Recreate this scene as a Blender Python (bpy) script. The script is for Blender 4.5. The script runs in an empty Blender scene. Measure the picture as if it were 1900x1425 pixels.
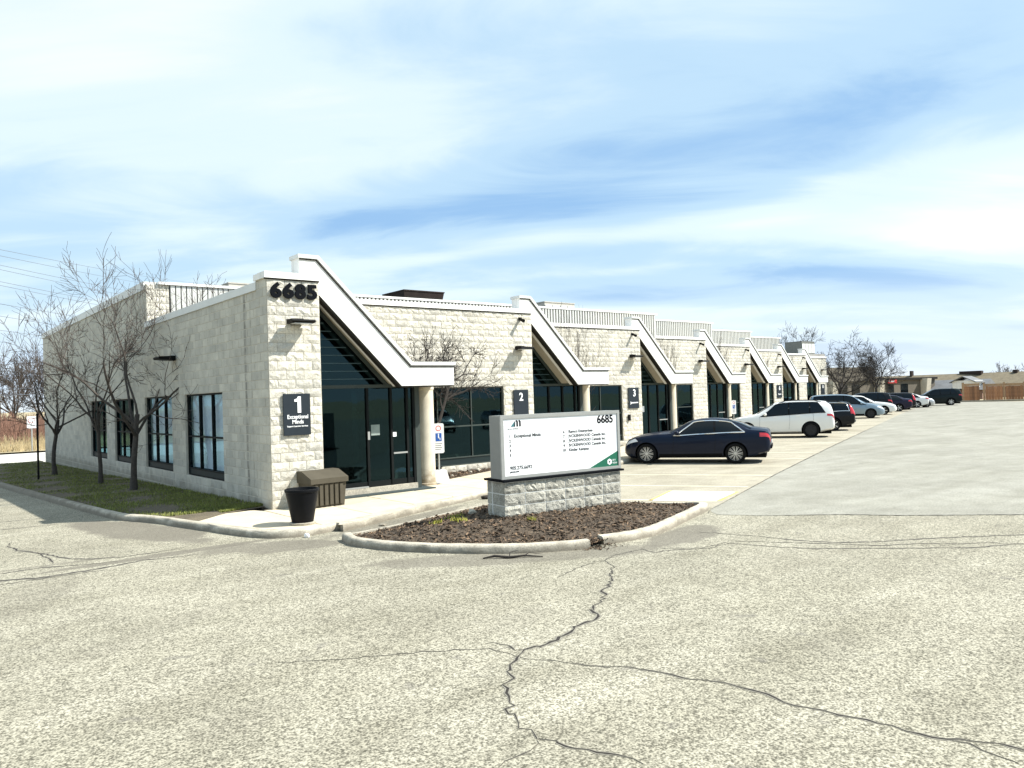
import bpy, bmesh, math, random
from mathutils import Vector, Matrix
random.seed(11)
sc = bpy.context.scene
C = sc.collection
R = math.radians
# ------------------------------------------------------------------ camera
YAW, PITCH, ROLL = 0.6832, 0.0154, 0.0321
f0 = Vector((math.sin(YAW), math.cos(YAW), 0)); r0 = Vector((math.cos(YAW), -math.sin(YAW), 0)); u0 = Vector((0, 0, 1))
fw = f0*math.cos(PITCH) + u0*math.sin(PITCH); up = u0*math.cos(PITCH) - f0*math.sin(PITCH)
rr = r0*math.cos(ROLL) - up*math.sin(ROLL); uu = r0*math.sin(ROLL) + up*math.cos(ROLL)
cam = bpy.data.cameras.new('camera'); camo = bpy.data.objects.new('camera', cam); C.objects.link(camo)
cam.sensor_width = 36; cam.lens = 36*1434.9/1900; cam.clip_start = 0.1; cam.clip_end = 6000
m = Matrix((rr, uu, -fw)).transposed().to_4x4(); m.translation = Vector((-6.452, -16.207, 2.28))
camo.matrix_world = m
sc.camera = camo
# ------------------------------------------------------------------ sun, sky, exposure
SUN = Vector((0.50, -0.42, 0.70)).normalized()
sl = bpy.data.lights.new('sun', 'SUN'); sl.energy = 4.6; sl.angle = R(0.55); sl.color = (1.0, 0.965, 0.90)
so = bpy.data.objects.new('sun', sl); C.objects.link(so); so.rotation_euler = SUN.to_track_quat('Z', 'Y').to_euler(); so.location = (20, -30, 40)
w = bpy.data.worlds.new('World'); sc.world = w; w.use_nodes = True
nt = w.node_tree; nt.nodes.clear()
def N(t, ty, **k):
    n = t.nodes.new(ty)
    for a, b in k.items():
        if a.startswith('i_'):
            key = a[2:]; key = int(key) if key.isdigit() else key
            n.inputs[key].default_value = b
        else: setattr(n, a, b)
    return n
def math_(t, op, a, b=None, c=None, clamp=False):
    n = t.nodes.new('ShaderNodeMath'); n.operation = op; n.use_clamp = clamp
    for i, v in enumerate((a, b, c)):
        if v is None: continue
        if isinstance(v, (int, float)): n.inputs[i].default_value = v
        else: t.links.new(v, n.inputs[i])
    return n.outputs[0]
def mixc(t, fac, a, b, mode='MIX'):
    n = t.nodes.new('ShaderNodeMix'); n.data_type = 'RGBA'; n.blend_type = mode
    for i, v in ((0, fac), (6, a), (7, b)):
        if isinstance(v, (int, float)): n.inputs[i].default_value = v
        elif isinstance(v, (tuple, list)): n.inputs[i].default_value = (*v[:3], 1)
        else: t.links.new(v, n.inputs[i])
    return n.outputs[2]
def ramp(t, fac, p0, p1, c0=(0, 0, 0), c1=(1, 1, 1), interp='LINEAR'):
    n = t.nodes.new('ShaderNodeValToRGB'); n.color_ramp.interpolation = interp
    e = n.color_ramp.elements; e[0].position = p0; e[1].position = p1; e[0].color = (*c0, 1); e[1].color = (*c1, 1)
    t.links.new(fac, n.inputs[0]); return n.outputs[0]
sky = N(nt, 'ShaderNodeTexSky', sky_type='NISHITA', sun_disc=False, sun_elevation=math.asin(SUN.z), sun_rotation=math.atan2(SUN.x, SUN.y), altitude=150, air_density=1.0, dust_density=0.7, ozone_density=1.0)
tc = N(nt, 'ShaderNodeTexCoord'); sp = N(nt, 'ShaderNodeSeparateXYZ'); nt.links.new(tc.outputs['Generated'], sp.inputs[0])
den = math_(nt, 'ADD', math_(nt, 'MAXIMUM', sp.outputs[2], 0.0), 0.16)
def axis_(ax, ay):     # cloud-deck coordinates: direction projected on a high horizontal layer
    return math_(nt, 'DIVIDE', math_(nt, 'ADD', math_(nt, 'MULTIPLY', sp.outputs[0], ax), math_(nt, 'MULTIPLY', sp.outputs[1], ay)), den)
ca = axis_(0.72, -0.69); cb = axis_(0.69, 0.72)
def cloud(sa, sb, off, det, rough, dist):
    cx = N(nt, 'ShaderNodeCombineXYZ'); nt.links.new(math_(nt, 'MULTIPLY', ca, sa), cx.inputs[0]); nt.links.new(math_(nt, 'MULTIPLY', cb, sb), cx.inputs[1]); cx.inputs[2].default_value = off
    n = N(nt, 'ShaderNodeTexNoise', noise_dimensions='3D'); n.inputs['Scale'].default_value = 1; n.inputs['Detail'].default_value = det; n.inputs['Roughness'].default_value = rough; n.inputs['Distortion'].default_value = dist
    nt.links.new(cx.outputs[0], n.inputs['Vector']); return n.outputs['Fac']
O1, O2, O3 = 31.2, 4.4, 14.1
n1 = cloud(0.36, 0.85, O1, 3, 0.45, 0.5); n2 = cloud(1.0, 2.2, O2, 7, 0.60, 0.8); n3 = cloud(0.16, 0.30, O3, 2, 0.5, 0.0)
cm = math_(nt, 'ADD', math_(nt, 'ADD', math_(nt, 'MULTIPLY', n1, 0.62), math_(nt, 'MULTIPLY', n2, 0.18)), math_(nt, 'MULTIPLY', n3, 0.22))
cr = nt.nodes.new('ShaderNodeValToRGB'); cr.color_ramp.interpolation = 'EASE'; e = cr.color_ramp.elements
e[0].position = 0.345; e[0].color = (0.13, 0.31, 0.66, 1); e[1].position = 0.67; e[1].color = (0.96, 0.97, 0.98, 1)
for p, c in ((0.43, (0.29, 0.50, 0.78)), (0.50, (0.50, 0.70, 0.87)), (0.58, (0.74, 0.88, 0.95))):
    q = e.new(p); q.color = (*c, 1)
nt.links.new(math_(nt, 'ADD', cm, 0.002), cr.inputs[0]); deck = mixc(nt, 1.0, cr.outputs[0], (10, 10, 10), 'MULTIPLY')
skyf = mixc(nt, 0.85, sky.outputs[0], deck)
skyf = mixc(nt, ramp(nt, sp.outputs[2], 0.0, 0.17, (0.62, 0.62, 0.62), (0, 0, 0), 'EASE'), skyf, (8.3, 8.9, 9.5))      # horizon haze, all round
bg = N(nt, 'ShaderNodeBackground'); bg.inputs[1].default_value = 0.064
nt.links.new(skyf, bg.inputs[0]); wo = N(nt, 'ShaderNodeOutputWorld'); nt.links.new(bg.outputs[0], wo.inputs[0])
vs = sc.view_settings; vs.view_transform = 'Standard'; vs.look = 'None'; vs.gamma = 1; vs.exposure = 0.95
try: vs.use_curve_mapping = False
except Exception: pass
sc.cycles.max_bounces = 6; sc.cycles.transparent_max_bounces = 8; sc.cycles.use_denoising = True
try: sc.cycles.denoiser = 'OPENIMAGEDENOISE'
except Exception: pass
sc.cycles.caustics_reflective = False; sc.cycles.caustics_refractive = False
# ------------------------------------------------------------------ materials
def mat(name, base, rough=0.7, metal=0.0, var=0.12, vs_=6.0, fine=0.0, fs=60, bump=0.0, bs=80, coat=0.0, spec=None, tint=0.0, world=False, dist=0.01):
    m = bpy.data.materials.new(name); m.use_nodes = True; t = m.node_tree; b = t.nodes['Principled BSDF']
    b.inputs['Roughness'].default_value = rough; b.inputs['Metallic'].default_value = metal
    if coat: b.inputs['Coat Weight'].default_value = coat; b.inputs['Coat Roughness'].default_value = 0.03
    if spec is not None: b.inputs['Specular IOR Level'].default_value = spec
    if world: g = N(t, 'ShaderNodeNewGeometry'); vec = g.outputs['Position']
    else: g = N(t, 'ShaderNodeTexCoord'); vec = g.outputs['Object']
    col = None
    dk = tuple(c*(1-var) for c in base); lt = tuple(min(1, c*(1+var)) for c in base)
    n = N(t, 'ShaderNodeTexNoise'); n.inputs['Scale'].default_value = vs_; n.inputs['Detail'].default_value = 5; n.inputs['Roughness'].default_value = 0.6; t.links.new(vec, n.inputs['Vector'])
    col = ramp(t, n.outputs['Fac'], 0.3, 0.7, dk, lt)
    if fine:
        n2 = N(t, 'ShaderNodeTexNoise'); n2.inputs['Scale'].default_value = fs; n2.inputs['Detail'].default_value = 3; t.links.new(vec, n2.inputs['Vector'])
        f = ramp(t, n2.outputs['Fac'], 0.32, 0.68, (1-fine,)*3, (1+fine*0.6,)*3); col = mixc(t, 1.0, col, f, 'MULTIPLY')
    if tint:
        a = N(t, 'ShaderNodeAttribute', attribute_name='tint'); f = ramp(t, a.outputs['Fac'], 0, 1, (1-tint,)*3, (1+tint*0.7, 1+tint*0.62, 1+tint*0.45)); col = mixc(t, 1.0, col, f, 'MULTIPLY')
    t.links.new(col, b.inputs['Base Color'])
    if bump:
        n3 = N(t, 'ShaderNodeTexNoise'); n3.inputs['Scale'].default_value = bs; n3.inputs['Detail'].default_value = 4; t.links.new(vec, n3.inputs['Vector'])
        bp = N(t, 'ShaderNodeBump'); bp.inputs['Strength'].default_value = bump; bp.inputs['Distance'].default_value = dist; t.links.new(n3.outputs['Fac'], bp.inputs['Height']); t.links.new(bp.outputs[0], b.inputs['Normal'])
    m['_col'] = 0
    return m
def tree_of(m):
    t = m.node_tree; return t, t.nodes['Principled BSDF']
def base_link(m):
    t, b = tree_of(m); return b.inputs['Base Color'].links[0].from_socket
def glass(name, tint_, rough=0.02, through=0.75, refl=0.8):
    m = bpy.data.materials.new(name); m.use_nodes = True; t = m.node_tree; t.nodes.clear()
    tr = N(t, 'ShaderNodeBsdfTransparent'); tr.inputs[0].default_value = (*[c*through for c in tint_], 1)
    gl = N(t, 'ShaderNodeBsdfGlossy'); gl.inputs['Roughness'].default_value = rough; gl.inputs[0].default_value = (0.42, 0.80, 0.92, 1)
    lw = N(t, 'ShaderNodeFresnel'); lw.inputs[0].default_value = 1.6
    g = N(t, 'ShaderNodeNewGeometry'); n = N(t, 'ShaderNodeTexNoise'); n.inputs['Scale'].default_value = 1.3; t.links.new(g.outputs['Position'], n.inputs['Vector'])
    bp = N(t, 'ShaderNodeBump'); bp.inputs['Strength'].default_value = 0.04; bp.inputs['Distance'].default_value = 0.05; t.links.new(n.outputs['Fac'], bp.inputs['Height']); t.links.new(bp.outputs[0], gl.inputs['Normal'])
    mx = N(t, 'ShaderNodeMixShader'); t.links.new(math_(t, 'MULTIPLY', lw.outputs[0], math_(t, 'MULTIPLY', math_(t, 'SUBTRACT', 1.0, g.outputs['Backfacing']), refl)), mx.inputs[0]); t.links.new(tr.outputs[0], mx.inputs[1]); t.links.new(gl.outputs[0], mx.inputs[2])
    o = N(t, 'ShaderNodeOutputMaterial'); t.links.new(mx.outputs[0], o.inputs[0]); return m
M = {}
# bleached exposed-aggregate asphalt
def asphalt(name, pale, dark, contrast, spscale, tracks=0.68):
    m = bpy.data.materials.new(name); m.use_nodes = True; t = m.node_tree; b = t.nodes['Principled BSDF']; b.inputs['Roughness'].default_value = 0.9; b.inputs['Specular IOR Level'].default_value = 0.25
    g = N(t, 'ShaderNodeNewGeometry'); P = g.outputs['Position']
    def no(s, d=3, r=0.55, dd=0):
        n = N(t, 'ShaderNodeTexNoise'); n.inputs['Scale'].default_value = s; n.inputs['Detail'].default_value = d; n.inputs['Roughness'].default_value = r; n.inputs['Distortion'].default_value = dd; t.links.new(P, n.inputs['Vector']); return n.outputs['Fac']
    a = no(spscale, 2, 0.6); bb = no(spscale*0.5, 2, 0.6); big = no(0.35, 5, 0.6); mid = no(1.7, 4, 0.6, 0.3)
    sp_ = math_(t, 'ADD', math_(t, 'MULTIPLY', a, 0.55), math_(t, 'MULTIPLY', bb, 0.45))
    base = ramp(t, sp_, 0.5-contrast, 0.5+contrast, dark, pale)
    base = mixc(t, 1.0, base, ramp(t, big, 0.32, 0.68, (0.87, 0.86, 0.84), (1.06, 1.05, 1.03)), 'MULTIPLY')
    base = mixc(t, 1.0, base, ramp(t, mid, 0.25, 0.62, (0.84, 0.835, 0.82), (1.03, 1.03, 1.03)), 'MULTIPLY')
    def trk(ang, sx, sy):
        mp = N(t, 'ShaderNodeMapping'); mp.inputs['Rotation'].default_value = (0, 0, ang); mp.inputs['Scale'].default_value = (sx, sy, 1); t.links.new(P, mp.inputs['Vector'])
        n = N(t, 'ShaderNodeTexNoise'); n.inputs['Scale'].default_value = 1; n.inputs['Detail'].default_value = 5; n.inputs['Roughness'].default_value = 0.6; n.inputs['Distortion'].default_value = 0.4; t.links.new(mp.outputs[0], n.inputs['Vector']); return n.outputs['Fac']
    base = mixc(t, 1.0, base, ramp(t, trk(tracks, 0.16, 1.5), 0.34, 0.62, (0.90, 0.895, 0.88), (1.03, 1.03, 1.03)), 'MULTIPLY')
    base = mixc(t, 1.0, base, ramp(t, trk(tracks+1.1, 0.3, 0.9), 0.38, 0.62, (0.92, 0.92, 0.905), (1.02, 1.02, 1.02)), 'MULTIPLY')
    spots = ramp(t, no(2.6, 5, 0.6, 0.5), 0.655, 0.70); base = mixc(t, math_(t, 'MULTIPLY', spots, 0.42), base, (0.13, 0.12, 0.105))
    t.links.new(base, b.inputs['Base Color'])
    bp = N(t, 'ShaderNodeBump'); bp.inputs['Strength'].default_value = 0.55; bp.inputs['Distance'].default_value = 0.012; t.links.new(sp_, bp.inputs['Height']); t.links.new(bp.outputs[0], b.inputs['Normal'])
    return m, t, b, P
def blob(t, P, cx, cy, rx, ry, ang, wob, amt):   # mask of one dark patch on the paving, in metres
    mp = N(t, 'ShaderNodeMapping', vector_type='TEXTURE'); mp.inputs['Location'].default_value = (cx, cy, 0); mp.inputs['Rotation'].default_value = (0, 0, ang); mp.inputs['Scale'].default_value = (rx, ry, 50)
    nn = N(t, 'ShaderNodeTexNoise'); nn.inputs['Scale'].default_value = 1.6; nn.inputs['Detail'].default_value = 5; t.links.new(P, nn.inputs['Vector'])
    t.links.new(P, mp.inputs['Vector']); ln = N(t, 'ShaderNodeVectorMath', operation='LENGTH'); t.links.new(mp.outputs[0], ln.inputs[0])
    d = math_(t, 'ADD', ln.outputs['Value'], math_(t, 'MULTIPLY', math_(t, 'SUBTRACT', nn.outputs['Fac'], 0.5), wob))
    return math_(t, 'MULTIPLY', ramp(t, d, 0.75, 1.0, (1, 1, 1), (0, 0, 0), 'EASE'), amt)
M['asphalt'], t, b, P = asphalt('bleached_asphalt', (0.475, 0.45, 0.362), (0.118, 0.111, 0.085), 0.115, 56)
cur = b.inputs['Base Color'].links[0].from_socket
for a in ((-2.6, 0.3, 0.75, 2.8, 0.26, 0.8, 0.74), (-2.9, -2.75, 2.4, 0.20, 0.02, 1.0, 0.72), (-1.35, -3.5, 1.4, 0.6, -0.5, 0.9, 0.66), (0.9, -7.2, 2.6, 0.55, -0.55, 0.7, 0.6), (3.9, -7.95, 1.2, 0.5, 0.25, 0.8, 0.72), (-4.9, -4.2, 0.5, 1.3, -0.4, 1.4, 0.2), (-4.5, -2.2, 1.2, 0.10, -0.05, 0.8, 0.5), (1.6, -2.75, 2.6, 0.28, 0.33, 0.8, 0.62), (-4.2, -7.2, 1.2, 0.3, 0.5, 1.3, 0.16), (-1.2, -9.7, 0.6, 0.25, 0.3, 1.4, 0.14), (0.4, -12.4, 0.5, 0.3, 0.2, 1.4, 0.14), (-4.2, -10.2, 0.5, 0.3, 0.2, 1.4, 0.14)):  # gutter stains and spots; the first is a dark band along the left kerb
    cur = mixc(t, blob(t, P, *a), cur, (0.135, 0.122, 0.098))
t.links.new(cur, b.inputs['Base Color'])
M['lane'], *_ = asphalt('grey_lane_asphalt', (0.385, 0.377, 0.325), (0.215, 0.212, 0.187), 0.16, 46, -0.35)
M['bays'], *_ = asphalt('sandy_stall_asphalt', (0.49, 0.453, 0.365), (0.255, 0.236, 0.188), 0.16, 46, -0.35)
M['kerb'] = mat('kerb_concrete', (0.46, 0.42, 0.335), 0.9, var=0.22, vs_=3, fine=0.25, fs=40, bump=0.5, bs=45, world=True)
t, b = tree_of(M['kerb']); cur = base_link(M['kerb']); g = N(t, 'ShaderNodeNewGeometry'); s3 = N(t, 'ShaderNodeSeparateXYZ'); t.links.new(g.outputs['Position'], s3.inputs[0])
nz = N(t, 'ShaderNodeTexNoise'); nz.inputs['Scale'].default_value = 3.5; nz.inputs['Detail'].default_value = 6; t.links.new(g.outputs['Position'], nz.inputs['Vector'])   # dirt on the kerb foot, with the shade of the face painted in
dirt_shade = ramp(t, math_(t, 'ADD', s3.outputs[2], math_(t, 'MULTIPLY', math_(t, 'SUBTRACT', nz.outputs['Fac'], 0.5), 0.22)), 0.0, 1.0)
dirt_shade = ramp(t, math_(t, 'ADD', math_(t, 'ADD', s3.outputs[2], 0.5), math_(t, 'MULTIPLY', math_(t, 'SUBTRACT', nz.outputs['Fac'], 0.5), 0.22)), 0.40, 0.50, (1, 1, 1), (0, 0, 0))
t.links.new(mixc(t, math_(t, 'MULTIPLY', dirt_shade, 0.72), cur, (0.105, 0.088, 0.062)), b.inputs['Base Color'])
M['walk'] = mat('walk_concrete', (0.56, 0.49, 0.365), 0.9, var=0.10, vs_=2, fine=0.10, fs=70, bump=0.2, bs=120, world=True, tint=0.10)
M['joint'] = mat('joint_sand', (0.20, 0.17, 0.125), 1.0, world=True)
M['mulch'] = mat('dark_mulch', (0.098, 0.073, 0.050), 1.0, var=0.4, vs_=5, fine=0.45, fs=45, bump=1.0, bs=40, world=True, tint=0.4, dist=0.03)
M['chip'] = mat('mulch_chips', (0.145, 0.100, 0.066), 1.0, var=0.3, vs_=5, world=True, tint=0.75)
M['soil'] = mat('lawn_soil', (0.125, 0.102, 0.066), 1.0, var=0.35, vs_=1.6, fine=0.3, fs=30, bump=0.8, bs=30, world=True, dist=0.03)
M['grass'] = mat('winter_grass', (0.20, 0.222, 0.055), 0.9, var=0.35, vs_=1.4, tint=0.45, world=True)
M['drygrass'] = mat('dry_grass', (0.36, 0.30, 0.18), 1.0, var=0.3, vs_=0.5, fine=0.25, fs=8, bump=0.6, bs=4, world=True, dist=0.1)
M['straw'] = mat('straw_blades', (0.42, 0.34, 0.20), 1.0, var=0.25, vs_=2, tint=0.4, world=True)
M['block'] = mat('split_face_block', (0.61, 0.585, 0.51), 0.92, var=0.12, vs_=9, fine=0.24, fs=42, bump=0.7, bs=55, tint=0.20, world=True, dist=0.012)
M['smooth'] = mat('side_block', (0.50, 0.485, 0.42), 0.92, var=0.14, vs_=2.2, fine=0.14, fs=60, bump=0.35, bs=70, tint=0.13, world=True)
# drip stains down the side wall (own shape, fixed to the wall)
t, b = tree_of(M['smooth']); cur = base_link(M['smooth']); g = N(t, 'ShaderNodeNewGeometry'); s3 = N(t, 'ShaderNodeSeparateXYZ'); t.links.new(g.outputs['Position'], s3.inputs[0])
nz = N(t, 'ShaderNodeTexNoise'); nz.inputs['Scale'].default_value = 2.3; nz.inputs['Detail'].default_value = 5; t.links.new(g.outputs['Position'], nz.inputs['Vector'])
for yc, wd, am in ((1.36, 0.11, 0.75), (0.62, 0.04, 0.3), (1.02, 0.05, 0.3)):
    dd = math_(t, 'ABSOLUTE', math_(t, 'SUBTRACT', math_(t, 'ADD', s3.outputs[1], math_(t, 'MULTIPLY', math_(t, 'SUBTRACT', nz.outputs['Fac'], 0.5), 0.18)), yc))
    mk = math_(t, 'MULTIPLY', ramp(t, dd, wd*0.3, wd, (1, 1, 1), (0, 0, 0)), math_(t, 'MULTIPLY', ramp(t, nz.outputs['Fac'], 0.36, 0.6), am))
    cur = mixc(t, mk, cur, (0.12, 0.115, 0.10))
low = ramp(t, math_(t, 'ADD', s3.outputs[2], math_(t, 'MULTIPLY', nz.outputs['Fac'], 0.7)), 0.42, 0.62, (1, 1, 1), (0, 0, 0))   # splash-back dirt along the footing
cur = mixc(t, math_(t, 'MULTIPLY', low, 0.5), cur, (0.17, 0.15, 0.105)); t.links.new(cur, b.inputs['Base Color'])
t, b = tree_of(M['block']); cur = base_link(M['block']); g = N(t, 'ShaderNodeNewGeometry'); s3 = N(t, 'ShaderNodeSeparateXYZ'); t.links.new(g.outputs['Position'], s3.inputs[0])
nz = N(t, 'ShaderNodeTexNoise'); nz.inputs['Scale'].default_value = 2.6; nz.inputs['Detail'].default_value = 6; t.links.new(g.outputs['Position'], nz.inputs['Vector'])   # splash dirt at the foot, water marks below the coping
low = ramp(t, math_(t, 'ADD', s3.outputs[2], math_(t, 'MULTIPLY', nz.outputs['Fac'], 0.8)), 0.40, 0.70, (1, 1, 1), (0, 0, 0))
mp = N(t, 'ShaderNodeMapping'); mp.inputs['Scale'].default_value = (4.5, 4.5, 0.35); t.links.new(g.outputs['Position'], mp.inputs['Vector']); nw = N(t, 'ShaderNodeTexNoise'); nw.inputs['Scale'].default_value = 1; nw.inputs['Detail'].default_value = 5; t.links.new(mp.outputs[0], nw.inputs['Vector'])
cur = mixc(t, math_(t, 'MULTIPLY', low, 0.45), cur, (0.27, 0.23, 0.165)); t.links.new(mixc(t, math_(t, 'MULTIPLY', ramp(t, nw.outputs['Fac'], 0.53, 0.74), 0.38), cur, (0.36, 0.33, 0.26)), b.inputs['Base Color'])
M['mortar'] = mat('mortar', (0.52, 0.49, 0.41), 0.95, var=0.1, world=True)
M['white'] = mat('white_metal_fascia', (0.84, 0.83, 0.79), 0.55, var=0.03, vs_=1.2, world=True)
t, b = tree_of(M['white']); cur = base_link(M['white']); g = N(t, 'ShaderNodeNewGeometry'); mp = N(t, 'ShaderNodeMapping'); mp.inputs['Scale'].default_value = (7, 7, 0.7); t.links.new(g.outputs['Position'], mp.inputs['Vector'])
nz = N(t, 'ShaderNodeTexNoise'); nz.inputs['Scale'].default_value = 1; nz.inputs['Detail'].default_value = 5; t.links.new(mp.outputs[0], nz.inputs['Vector'])     # rain streaks on the painted metal
t.links.new(mixc(t, math_(t, 'MULTIPLY', ramp(t, nz.outputs['Fac'], 0.52, 0.75), 0.35), cur, (0.50, 0.48, 0.42)), b.inputs['Base Color'])
M['coping'] = mat('grey_white_coping', (0.66, 0.67, 0.64), 0.5, var=0.05, vs_=2, world=True)
M['trim'] = mat('dark_bronze_trim', (0.022, 0.020, 0.017), 0.7, spec=0.15, var=0.1)
M['frame'] = mat('grey_bronze_frame', (0.050, 0.062, 0.056), 0.55, spec=0.2, var=0.1)
M['blackframe'] = mat('black_frame', (0.008, 0.010, 0.010), 0.6, spec=0.12, var=0.1)
M['framelight'] = mat('pale_anodised_frame', (0.30, 0.285, 0.235), 0.45, metal=0.3, var=0.1)
M['soffit'] = mat('beige_soffit', (0.44, 0.39, 0.30), 0.8, var=0.08, world=True)
M['panel'] = mat('spandrel_panel', (0.014, 0.024, 0.025), 0.5, spec=0.2, var=0.1)
M['column'] = mat('cast_column', (0.60, 0.55, 0.44), 0.85, var=0.10, vs_=3, fine=0.10, fs=50, bump=0.25, bs=60, world=True)
t, b = tree_of(M['column']); cur = base_link(M['column']); g = N(t, 'ShaderNodeNewGeometry'); s3 = N(t, 'ShaderNodeSeparateXYZ'); t.links.new(g.outputs['Position'], s3.inputs[0])
nz = N(t, 'ShaderNodeTexNoise'); nz.inputs['Scale'].default_value = 7; nz.inputs['Detail'].default_value = 6; t.links.new(g.outputs['Position'], nz.inputs['Vector'])
rust = ramp(t, math_(t, 'ADD', math_(t, 'MULTIPLY', s3.outputs[2], 0.9), nz.outputs['Fac']), 0.55, 0.95, (1, 1, 1), (0, 0, 0)); t.links.new(mixc(t, math_(t, 'MULTIPLY', rust, 0.75), cur, (0.20, 0.145, 0.075)), b.inputs['Base Color'])
M['glass'] = glass('tinted_glass', (0.22, 0.42, 0.45), through=0.62, refl=0.7)
M['sideglass'] = glass('side_window_glass', (0.90, 0.95, 0.98), through=0.95)
M['blind'] = mat('roller_blind', (0.86, 0.87, 0.88), 0.9, var=0.04)
M['thin_bar'] = mat('glazing_bar', (0.045, 0.085, 0.095), 0.7, var=0.05)
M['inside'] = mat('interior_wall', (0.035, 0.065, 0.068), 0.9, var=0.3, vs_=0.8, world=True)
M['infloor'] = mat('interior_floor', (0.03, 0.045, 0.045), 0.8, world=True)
M['roof'] = mat('roof_gravel', (0.30, 0.29, 0.27), 0.95, var=0.15, world=True)
M['rib'] = mat('ribbed_metal', (0.62, 0.62, 0.58), 0.45, metal=0.15, var=0.05, world=True)
M['ribshade'] = mat('shaded_rib_groove', (0.05, 0.05, 0.045), 0.6, var=0.1, world=True)  # groove metal painted dark for the shadows the ribs cast
M['hvac'] = mat('brown_roof_unit', (0.035, 0.026, 0.023), 0.7, spec=0.15, var=0.2, vs_=3)
M['hvacpale'] = mat('beige_roof_unit', (0.52, 0.49, 0.42), 0.6, var=0.08)
M['hvacgreen'] = mat('grey_roof_unit', (0.17, 0.175, 0.155), 0.6, var=0.15)
M['lampm'] = mat('black_lamp_metal', (0.007, 0.007, 0.007), 0.6, spec=0.12, var=0.1)
M['lens'] = mat('lamp_lens', (0.55, 0.56, 0.55), 0.2, var=0.02)
M['plate'] = mat('slate_sign_plate', (0.022, 0.030, 0.038), 0.65, spec=0.15, var=0.06)
M['lettw'] = mat('white_lettering', (0.85, 0.86, 0.86), 0.5, var=0.01)
M['lettb'] = mat('black_lettering', (0.003, 0.004, 0.006), 0.7, spec=0.08, var=0.05)
M['lettg'] = mat('grey_lettering', (0.025, 0.027, 0.03), 0.7, spec=0.1, var=0.02)
M['teal'] = mat('teal_logo', (0.05, 0.16, 0.18), 0.5, var=0.02)
M['green'] = mat('green_vinyl', (0.006, 0.125, 0.070), 0.4, var=0.02)
M['face'] = mat('sign_face', (0.86, 0.87, 0.87), 0.35, var=0.01)
M['alu'] = mat('aluminium', (0.36, 0.365, 0.345), 0.45, metal=0.3, var=0.05)
M['stone'] = mat('grey_split_block', (0.40, 0.39, 0.335), 0.92, var=0.28, vs_=5, fine=0.32, fs=38, bump=1.0, bs=45, tint=0.14, world=True, dist=0.015)
M['pot'] = mat('black_planter_plastic', (0.006, 0.0065, 0.008), 0.55, spec=0.15, var=0.15)
M['binm'] = mat('olive_brown_plastic', (0.080, 0.070, 0.050), 0.65, spec=0.2, var=0.12, vs_=4)
M['bark'] = mat('grey_bark', (0.062, 0.052, 0.043), 0.95, var=0.3, vs_=12, bump=0.6, bs=40)
M['barkd'] = mat('dark_bark', (0.030, 0.025, 0.021), 0.95, var=0.3, vs_=12, bump=0.6, bs=40)
M['twig'] = mat('twig_bark', (0.070, 0.055, 0.045), 0.95, var=0.25, vs_=5)
M['redtwig'] = mat('red_brown_twigs', (0.20, 0.112, 0.082), 0.95, var=0.3, vs_=1, tint=0.45, world=True)
M['wire'] = mat('cable', (0.12, 0.14, 0.17), 0.6)
M['yellow'] = mat('worn_yellow_paint', (0.62, 0.47, 0.15), 0.8, var=0.25, vs_=4, world=True)
M['stall'] = mat('worn_stall_paint', (0.66, 0.60, 0.44), 0.85, var=0.2, vs_=3, world=True)
M['blue'] = mat('faded_blue_paint', (0.60, 0.66, 0.70), 0.8, var=0.12, vs_=4, fine=0.12, fs=30, world=True)
M['crackedge'] = mat('crumbled_crack_edge', (0.20, 0.187, 0.150), 1.0, var=0.35, vs_=25, world=True)
M['crack'] = mat('crack_shadow', (0.022, 0.018, 0.014), 1.0, var=0.3, world=True)
M['wood'] = mat('fence_wood', (0.33, 0.165, 0.085), 0.85, var=0.25, vs_=3, fine=0.2, fs=30, tint=0.4)
M['woodp'] = mat('fence_post_wood', (0.36, 0.23, 0.13), 0.85, var=0.2, vs_=3)
M['brownroof'] = mat('brown_shingle_roof', (0.155, 0.128, 0.082), 0.95, var=0.2, vs_=1.5, fine=0.2, fs=12, world=True)
M['greyroof'] = mat('grey_shingle_roof', (0.16, 0.165, 0.17), 0.95, var=0.15, vs_=1.5, world=True)
M['brick'] = mat('brown_brick_wall', (0.24, 0.15, 0.115), 0.95, var=0.2, vs_=2, fine=0.2, fs=15, world=True)
M['tan'] = mat('tan_wall', (0.14, 0.122, 0.095), 0.95, var=0.15, vs_=0.7, fine=0.15, fs=10, world=True)
M['tyre'] = mat('tyre_rubber', (0.008, 0.008, 0.008), 0.85, spec=0.15, var=0.1)
M['rimm'] = mat('alloy_rim', (0.62, 0.61, 0.58), 0.3, metal=0.7, var=0.03)
M['rimd'] = mat('dark_rim', (0.02, 0.02, 0.021), 0.5, metal=0.3, var=0.05)
M['well'] = mat('black_plastic', (0.005, 0.005, 0.005), 0.8, spec=0.15, var=0.1)
M['chrome'] = mat('chrome', (0.80, 0.80, 0.79), 0.12, metal=0.95, var=0.01)
M['carglass'] = mat('dark_car_glass', (0.004, 0.007, 0.009), 0.03, var=0.1, vs_=1.0, spec=0.28)
M['lightw'] = mat('headlight_lens', (0.72, 0.75, 0.78), 0.1, var=0.05, coat=1.0)
M['red'] = mat('tail_light_red', (0.50, 0.012, 0.018), 0.15, var=0.15, vs_=9, coat=1.0)
M['plw'] = mat('licence_plate_white', (0.72, 0.74, 0.78), 0.4, var=0.03)
M['signblue'] = mat('sign_blue', (0.02, 0.09, 0.36), 0.4, var=0.02)
M['signwhite'] = mat('sign_white', (0.80, 0.81, 0.80), 0.4, var=0.02)
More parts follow.
